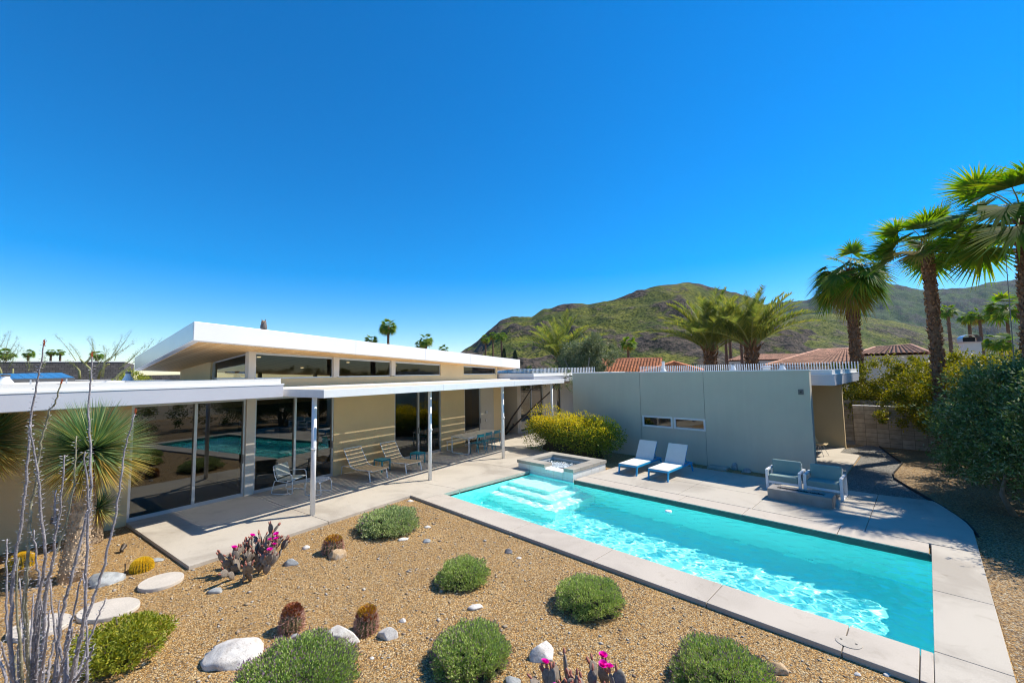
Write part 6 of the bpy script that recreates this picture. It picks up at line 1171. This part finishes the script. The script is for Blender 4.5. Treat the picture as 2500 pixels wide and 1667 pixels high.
n = 26000; xs_ = RNG.uniform(1180, 2420, n); xs_ = xs_[(xs_ > 0)]; cl = RNG.integers(0, 150, n); cx_ = RNG.uniform(1180, 2440, 150); cd = RNG.uniform(75, 150, 150); ch = RNG.uniform(1.2, 4.2, 150); cr_ = RNG.uniform(1.2, 3.2, 150)
P = np.array([at(a, 905, b_) for a, b_ in zip(cx_, cd)]); P[:, 2] = 0; D = rnd(n); D[:, 2] = np.abs(D[:, 2]); PP = P[cl]+D*cr_[cl][:, None]*RNG.uniform(.5, 1, n)[:, None]*np.array([1, 1, .0])+np.array([0, 0, 1])*(D[:, 2]*ch[cl])[:, None]+np.array([0, 0, .3]); o = leaf_mesh('distant_planting', 'mid_tree', PP, unit(D+rnd(n)*.6), .7, .45); tag(o, 'distant low trees and bushes at the foot of the hill', 'planting', kind='stuff')
xs2 = RNG.uniform(-60, 480, 60); P = np.array([at(a, 905, b_) for a, b_ in zip(xs2, RNG.uniform(55, 110, 60))]); P[:, 2] = 0; n = 9000; cl = RNG.integers(0, 60, n); D = rnd(n); D[:, 2] = np.abs(D[:, 2]); PP = P[cl]+D*2.6+np.array([0, 0, .3]); o = leaf_mesh('distant_planting', 'mid_tree', PP, unit(D+rnd(n)*.6), .6, .4); tag(o, 'distant bushes beyond the shingled house at the left', 'planting', kind='stuff')

# ------------------------------------------------------------------ hills
def hillmat(name, grass1, grass2, rock1, rock2):
    m, nt_, out_ = newmat(name); L = nt_.links.new; b_ = _n(nt_, 'ShaderNodeBsdfPrincipled', Roughness=.95); b_.inputs['Specular IOR Level'].default_value = .1; tc = nt_.nodes.new('ShaderNodeTexCoord'); at_ = _n(nt_, 'ShaderNodeAttribute', attribute_name='rocky')
    n1 = _n(nt_, 'ShaderNodeTexNoise', Scale=.035, Detail=7.0, Roughness=.62); L(tc.outputs['Object'], n1.inputs['Vector']); g_ = ramp(nt_, [(.36, grass1), (.62, grass2)]); L(n1.outputs['Fac'], g_.inputs[0])
    n2 = _n(nt_, 'ShaderNodeTexNoise', Scale=.16, Detail=6.0, Roughness=.7); L(tc.outputs['Object'], n2.inputs['Vector']); r_ = ramp(nt_, [(.35, rock1), (.65, rock2)]); L(n2.outputs['Fac'], r_.inputs[0])
    ad = _n(nt_, 'ShaderNodeMath', operation='MULTIPLY_ADD'); ad.inputs[1].default_value = .75; L(n2.outputs['Fac'], ad.inputs[0]); L(at_.outputs['Fac'], ad.inputs[2]); mk = ramp(nt_, [(.56, (0, 0, 0)), (.72, (1, 1, 1))]); L(ad.outputs[0], mk.inputs[0])
    mx = _n(nt_, 'ShaderNodeMixRGB'); L(mk.outputs[0], mx.inputs[0]); L(g_.outputs[0], mx.inputs[1]); L(r_.outputs[0], mx.inputs[2])
    v = _n(nt_, 'ShaderNodeTexNoise', Scale=.55, Detail=3.0, Roughness=.7); L(tc.outputs['Object'], v.inputs['Vector']); vr = ramp(nt_, [(.44, (.32, .40, .33)), (.51, (1, 1, 1))]); L(v.outputs['Fac'], vr.inputs[0]); m2 = _n(nt_, 'ShaderNodeMixRGB', blend_type='MULTIPLY', Fac=1.0); L(mx.outputs[0], m2.inputs[1]); L(vr.outputs[0], m2.inputs[2]); L(m2.outputs[0], b_.inputs['Base Color'])
    bp = _n(nt_, 'ShaderNodeBump', Strength=1.0, Distance=4.0); L(n2.outputs['Fac'], bp.inputs['Height']); L(bp.outputs[0], b_.inputs['Normal']); L(b_.outputs[0], out_.inputs[0]); return m
def hill(name, label, sky_pts, dr, df, m, seed, amp=7, nu=420, nv=130, spur=1.0, rock_gain=1.0):
    sx_ = np.array([p[0] for p in sky_pts], float); sy_ = np.array([p[1] for p in sky_pts], float); us = np.linspace(sx_[0], sx_[-1], nu); ys_ = np.interp(us, sx_, sy_); V = np.zeros((nu, nv, 3)); RK_ = np.zeros((nu, nv)); rough = np.array([mnoise.fractal(Vector((u/22., seed, 0)), 1., 2., 4) for u in us]); ys_ = ys_+rough*1.6
    for i, (u, y) in enumerate(zip(us, ys_)):
        ridge_d = dr*(1+.08*math.sin(u/170.+seed)); foot = df; hor = np.array(at(u, 905, 1.0))-CAM; hor[2] = 0; zr = at(u, y, ridge_d)[2]
        for j in range(nv):
            v = j/(nv-1)*1.25
            if v <= 1: d = foot+(ridge_d-foot)*v; prof = v**1.25*(1-.10*math.sin(v*6.28)); 
            else: d = ridge_d*(1+(v-1)*.9); prof = 1-(v-1)*2.2
            p = hor*d; q = Vector((p[0]*.011, p[1]*.011, seed)); warp = Vector((mnoise.noise(q*1.3), mnoise.noise(q*1.3+Vector((7, 3, 1))), 0))*.9
            gul = mnoise.ridged_multi_fractal((q+warp)*.9, 1.0, 2.1, 5, 1.0, 2.0)*.5-.5
            fine = mnoise.fractal(q*4.5, 1., 2.1, 4); crag = max(0, mnoise.noise(q*2.2+Vector((11, 5, 0)))+.25*mnoise.noise(q*7)-.02); env = min(1, v*2.2)*(max(0, 1-v)**.55 if v < 1 else .12); h_ = zr*prof+env*amp*(2.3*gul*spur+.7*fine+2.8*crag*rock_gain)
            V[i, j] = (p[0], p[1], max(-3 if v > .0 else -4, h_)-(.5 if j == 0 else 0)); RK_[i, j] = np.clip(.12+.8*crag*rock_gain+.30*max(0, fine)-.10*(gul > .1)+.10*(1-v), 0, 1)
    I = np.arange(nu*nv).reshape(nu, nv); Fq = np.stack([I[:-1, :-1], I[1:, :-1], I[1:, 1:], I[:-1, 1:]], -1).reshape(-1, 4); o = npmesh(name, V.reshape(-1, 3), Fq, m, None, True); a = o.data.attributes.new('rocky', 'FLOAT', 'POINT'); a.data.foreach_set('value', RK_.astype(np.float32).ravel()); tag(o, label, 'hill', kind='structure'); return o
MT['hill_near'] = hillmat('hillside', (.075,.10,.018), (.215,.205,.033), (.035,.03,.026), (.17,.125,.09)); MT['hill_far'] = hillmat('far_hillside', (.06,.095,.035), (.115,.15,.055), (.05,.05,.04), (.11,.10,.075)); MT['hill_mid'] = hillmat('mid_hillside', (.09,.12,.024), (.23,.225,.05), (.05,.045,.035), (.20,.16,.11))
hill('hill', 'green and rocky hill rising behind the grey wing', [(1060, 905), (1130, 862), (1165, 842), (1195, 812), (1222, 788), (1250, 776), (1275, 776), (1300, 774), (1330, 757), (1365, 751), (1400, 742), (1440, 741), (1500, 733), (1530, 722), (1560, 712), (1610, 698), (1640, 691), (1690, 687), (1715, 692), (1745, 702), (1800, 716), (1850, 731), (1900, 752), (1960, 790), (2020, 830), (2080, 872), (2130, 905)], 430, 165, 'hill_near', 2.3)
hill('foothill', 'lower green foothill behind the boundary palms', [(1780, 905), (1850, 815), (1900, 785), (1960, 768), (2040, 764), (2118, 772), (2200, 784), (2266, 798), (2330, 815), (2400, 832), (2480, 848), (2560, 862), (2640, 905)], 520, 210, 'hill_mid', 5.1, amp=5, rock_gain=.7)
hill('far_hill', 'hazy green far hills on the right horizon', [(1700, 905), (1840, 750), (1890, 738), (1940, 735), (1985, 730), (2060, 700), (2120, 684), (2170, 684), (2200, 693), (2252, 703), (2290, 705), (2386, 700), (2428, 688), (2480, 683), (2560, 670), (2650, 690), (2800, 905)], 1300, 600, 'hill_far', 9.7, amp=16, nu=300, nv=90, rock_gain=.6)
# ------------------------------------------------------------------ sky and sun
AZ, EL = R(62), R(49.8)
w = bpy.data.worlds.new("World"); S.world = w; w.use_nodes = True; nt = w.node_tree; nt.nodes.clear()
sky = nt.nodes.new('ShaderNodeTexSky'); sky.sky_type = 'NISHITA'; sky.sun_disc = False
sky.sun_elevation = EL; sky.sun_rotation = math.pi/2-AZ; sky.altitude = 150; sky.air_density = 1.0; sky.dust_density = .1; sky.ozone_density = 3.0
bg = _n(nt, 'ShaderNodeBackground', Strength=.088); wo = nt.nodes.new('ShaderNodeOutputWorld')
hs = _n(nt, 'ShaderNodeHueSaturation', Saturation=1.62, Value=1.38); hs.inputs['Hue'].default_value = .497; tn = _n(nt, 'ShaderNodeMixRGB', blend_type='MULTIPLY', Fac=1.0); tn.inputs[2].default_value = (.95, .95, 1.06, 1)
nt.links.new(sky.outputs[0], hs.inputs['Color']); nt.links.new(hs.outputs[0], tn.inputs[1]); nt.links.new(tn.outputs[0], bg.inputs['Color']); nt.links.new(bg.outputs[0], wo.inputs['Surface'])
sun = bpy.data.lights.new('sun', 'SUN'); sun.energy = 4.8; sun.angle = R(.53); sun.color = (1, .925, .80)
so = bpy.data.objects.new('sun', sun); COL.objects.link(so)
sd = Vector((math.cos(AZ)*math.cos(EL), math.sin(AZ)*math.cos(EL), math.sin(EL)))
so.rotation_euler = sd.to_track_quat('Z', 'Y').to_euler(); so.location = (10, 20, 40)
sun.cycles.is_caustics_light = True
w.cycles.sampling_method = 'AUTOMATIC'
vs = S.view_settings; vs.view_transform = 'Standard'; vs.look = 'None'; vs.exposure = 0.54; vs.gamma = 1.0
c = S.cycles; c.use_denoising = True; c.max_bounces = 14; c.transparent_max_bounces = 24; c.transmission_bounces = 8; c.glossy_bounces = 6; c.diffuse_bounces = 8
c.caustics_reflective = True; c.caustics_refractive = True; c.sample_clamp_indirect = 6.0; c.blur_glossy = .3

c.volume_bounces = 0
hz, nt, out = newmat('haze'); pv = _n(nt, 'ShaderNodeVolumePrincipled', Density=.00007); pv.inputs['Color'].default_value = (.40, .66, 1.0, 1); nt.links.new(pv.outputs[0], out.inputs['Volume']); MT['haze'] = hz
tag(MB().box(-1690, 1690, -1690, 1690, -6, 420).build('haze', 'haze'), 'thin blue haze over the far hills', 'haze', kind='stuff')
c.pixel_filter_type = 'BLACKMAN_HARRIS'; c.filter_width = 1.1
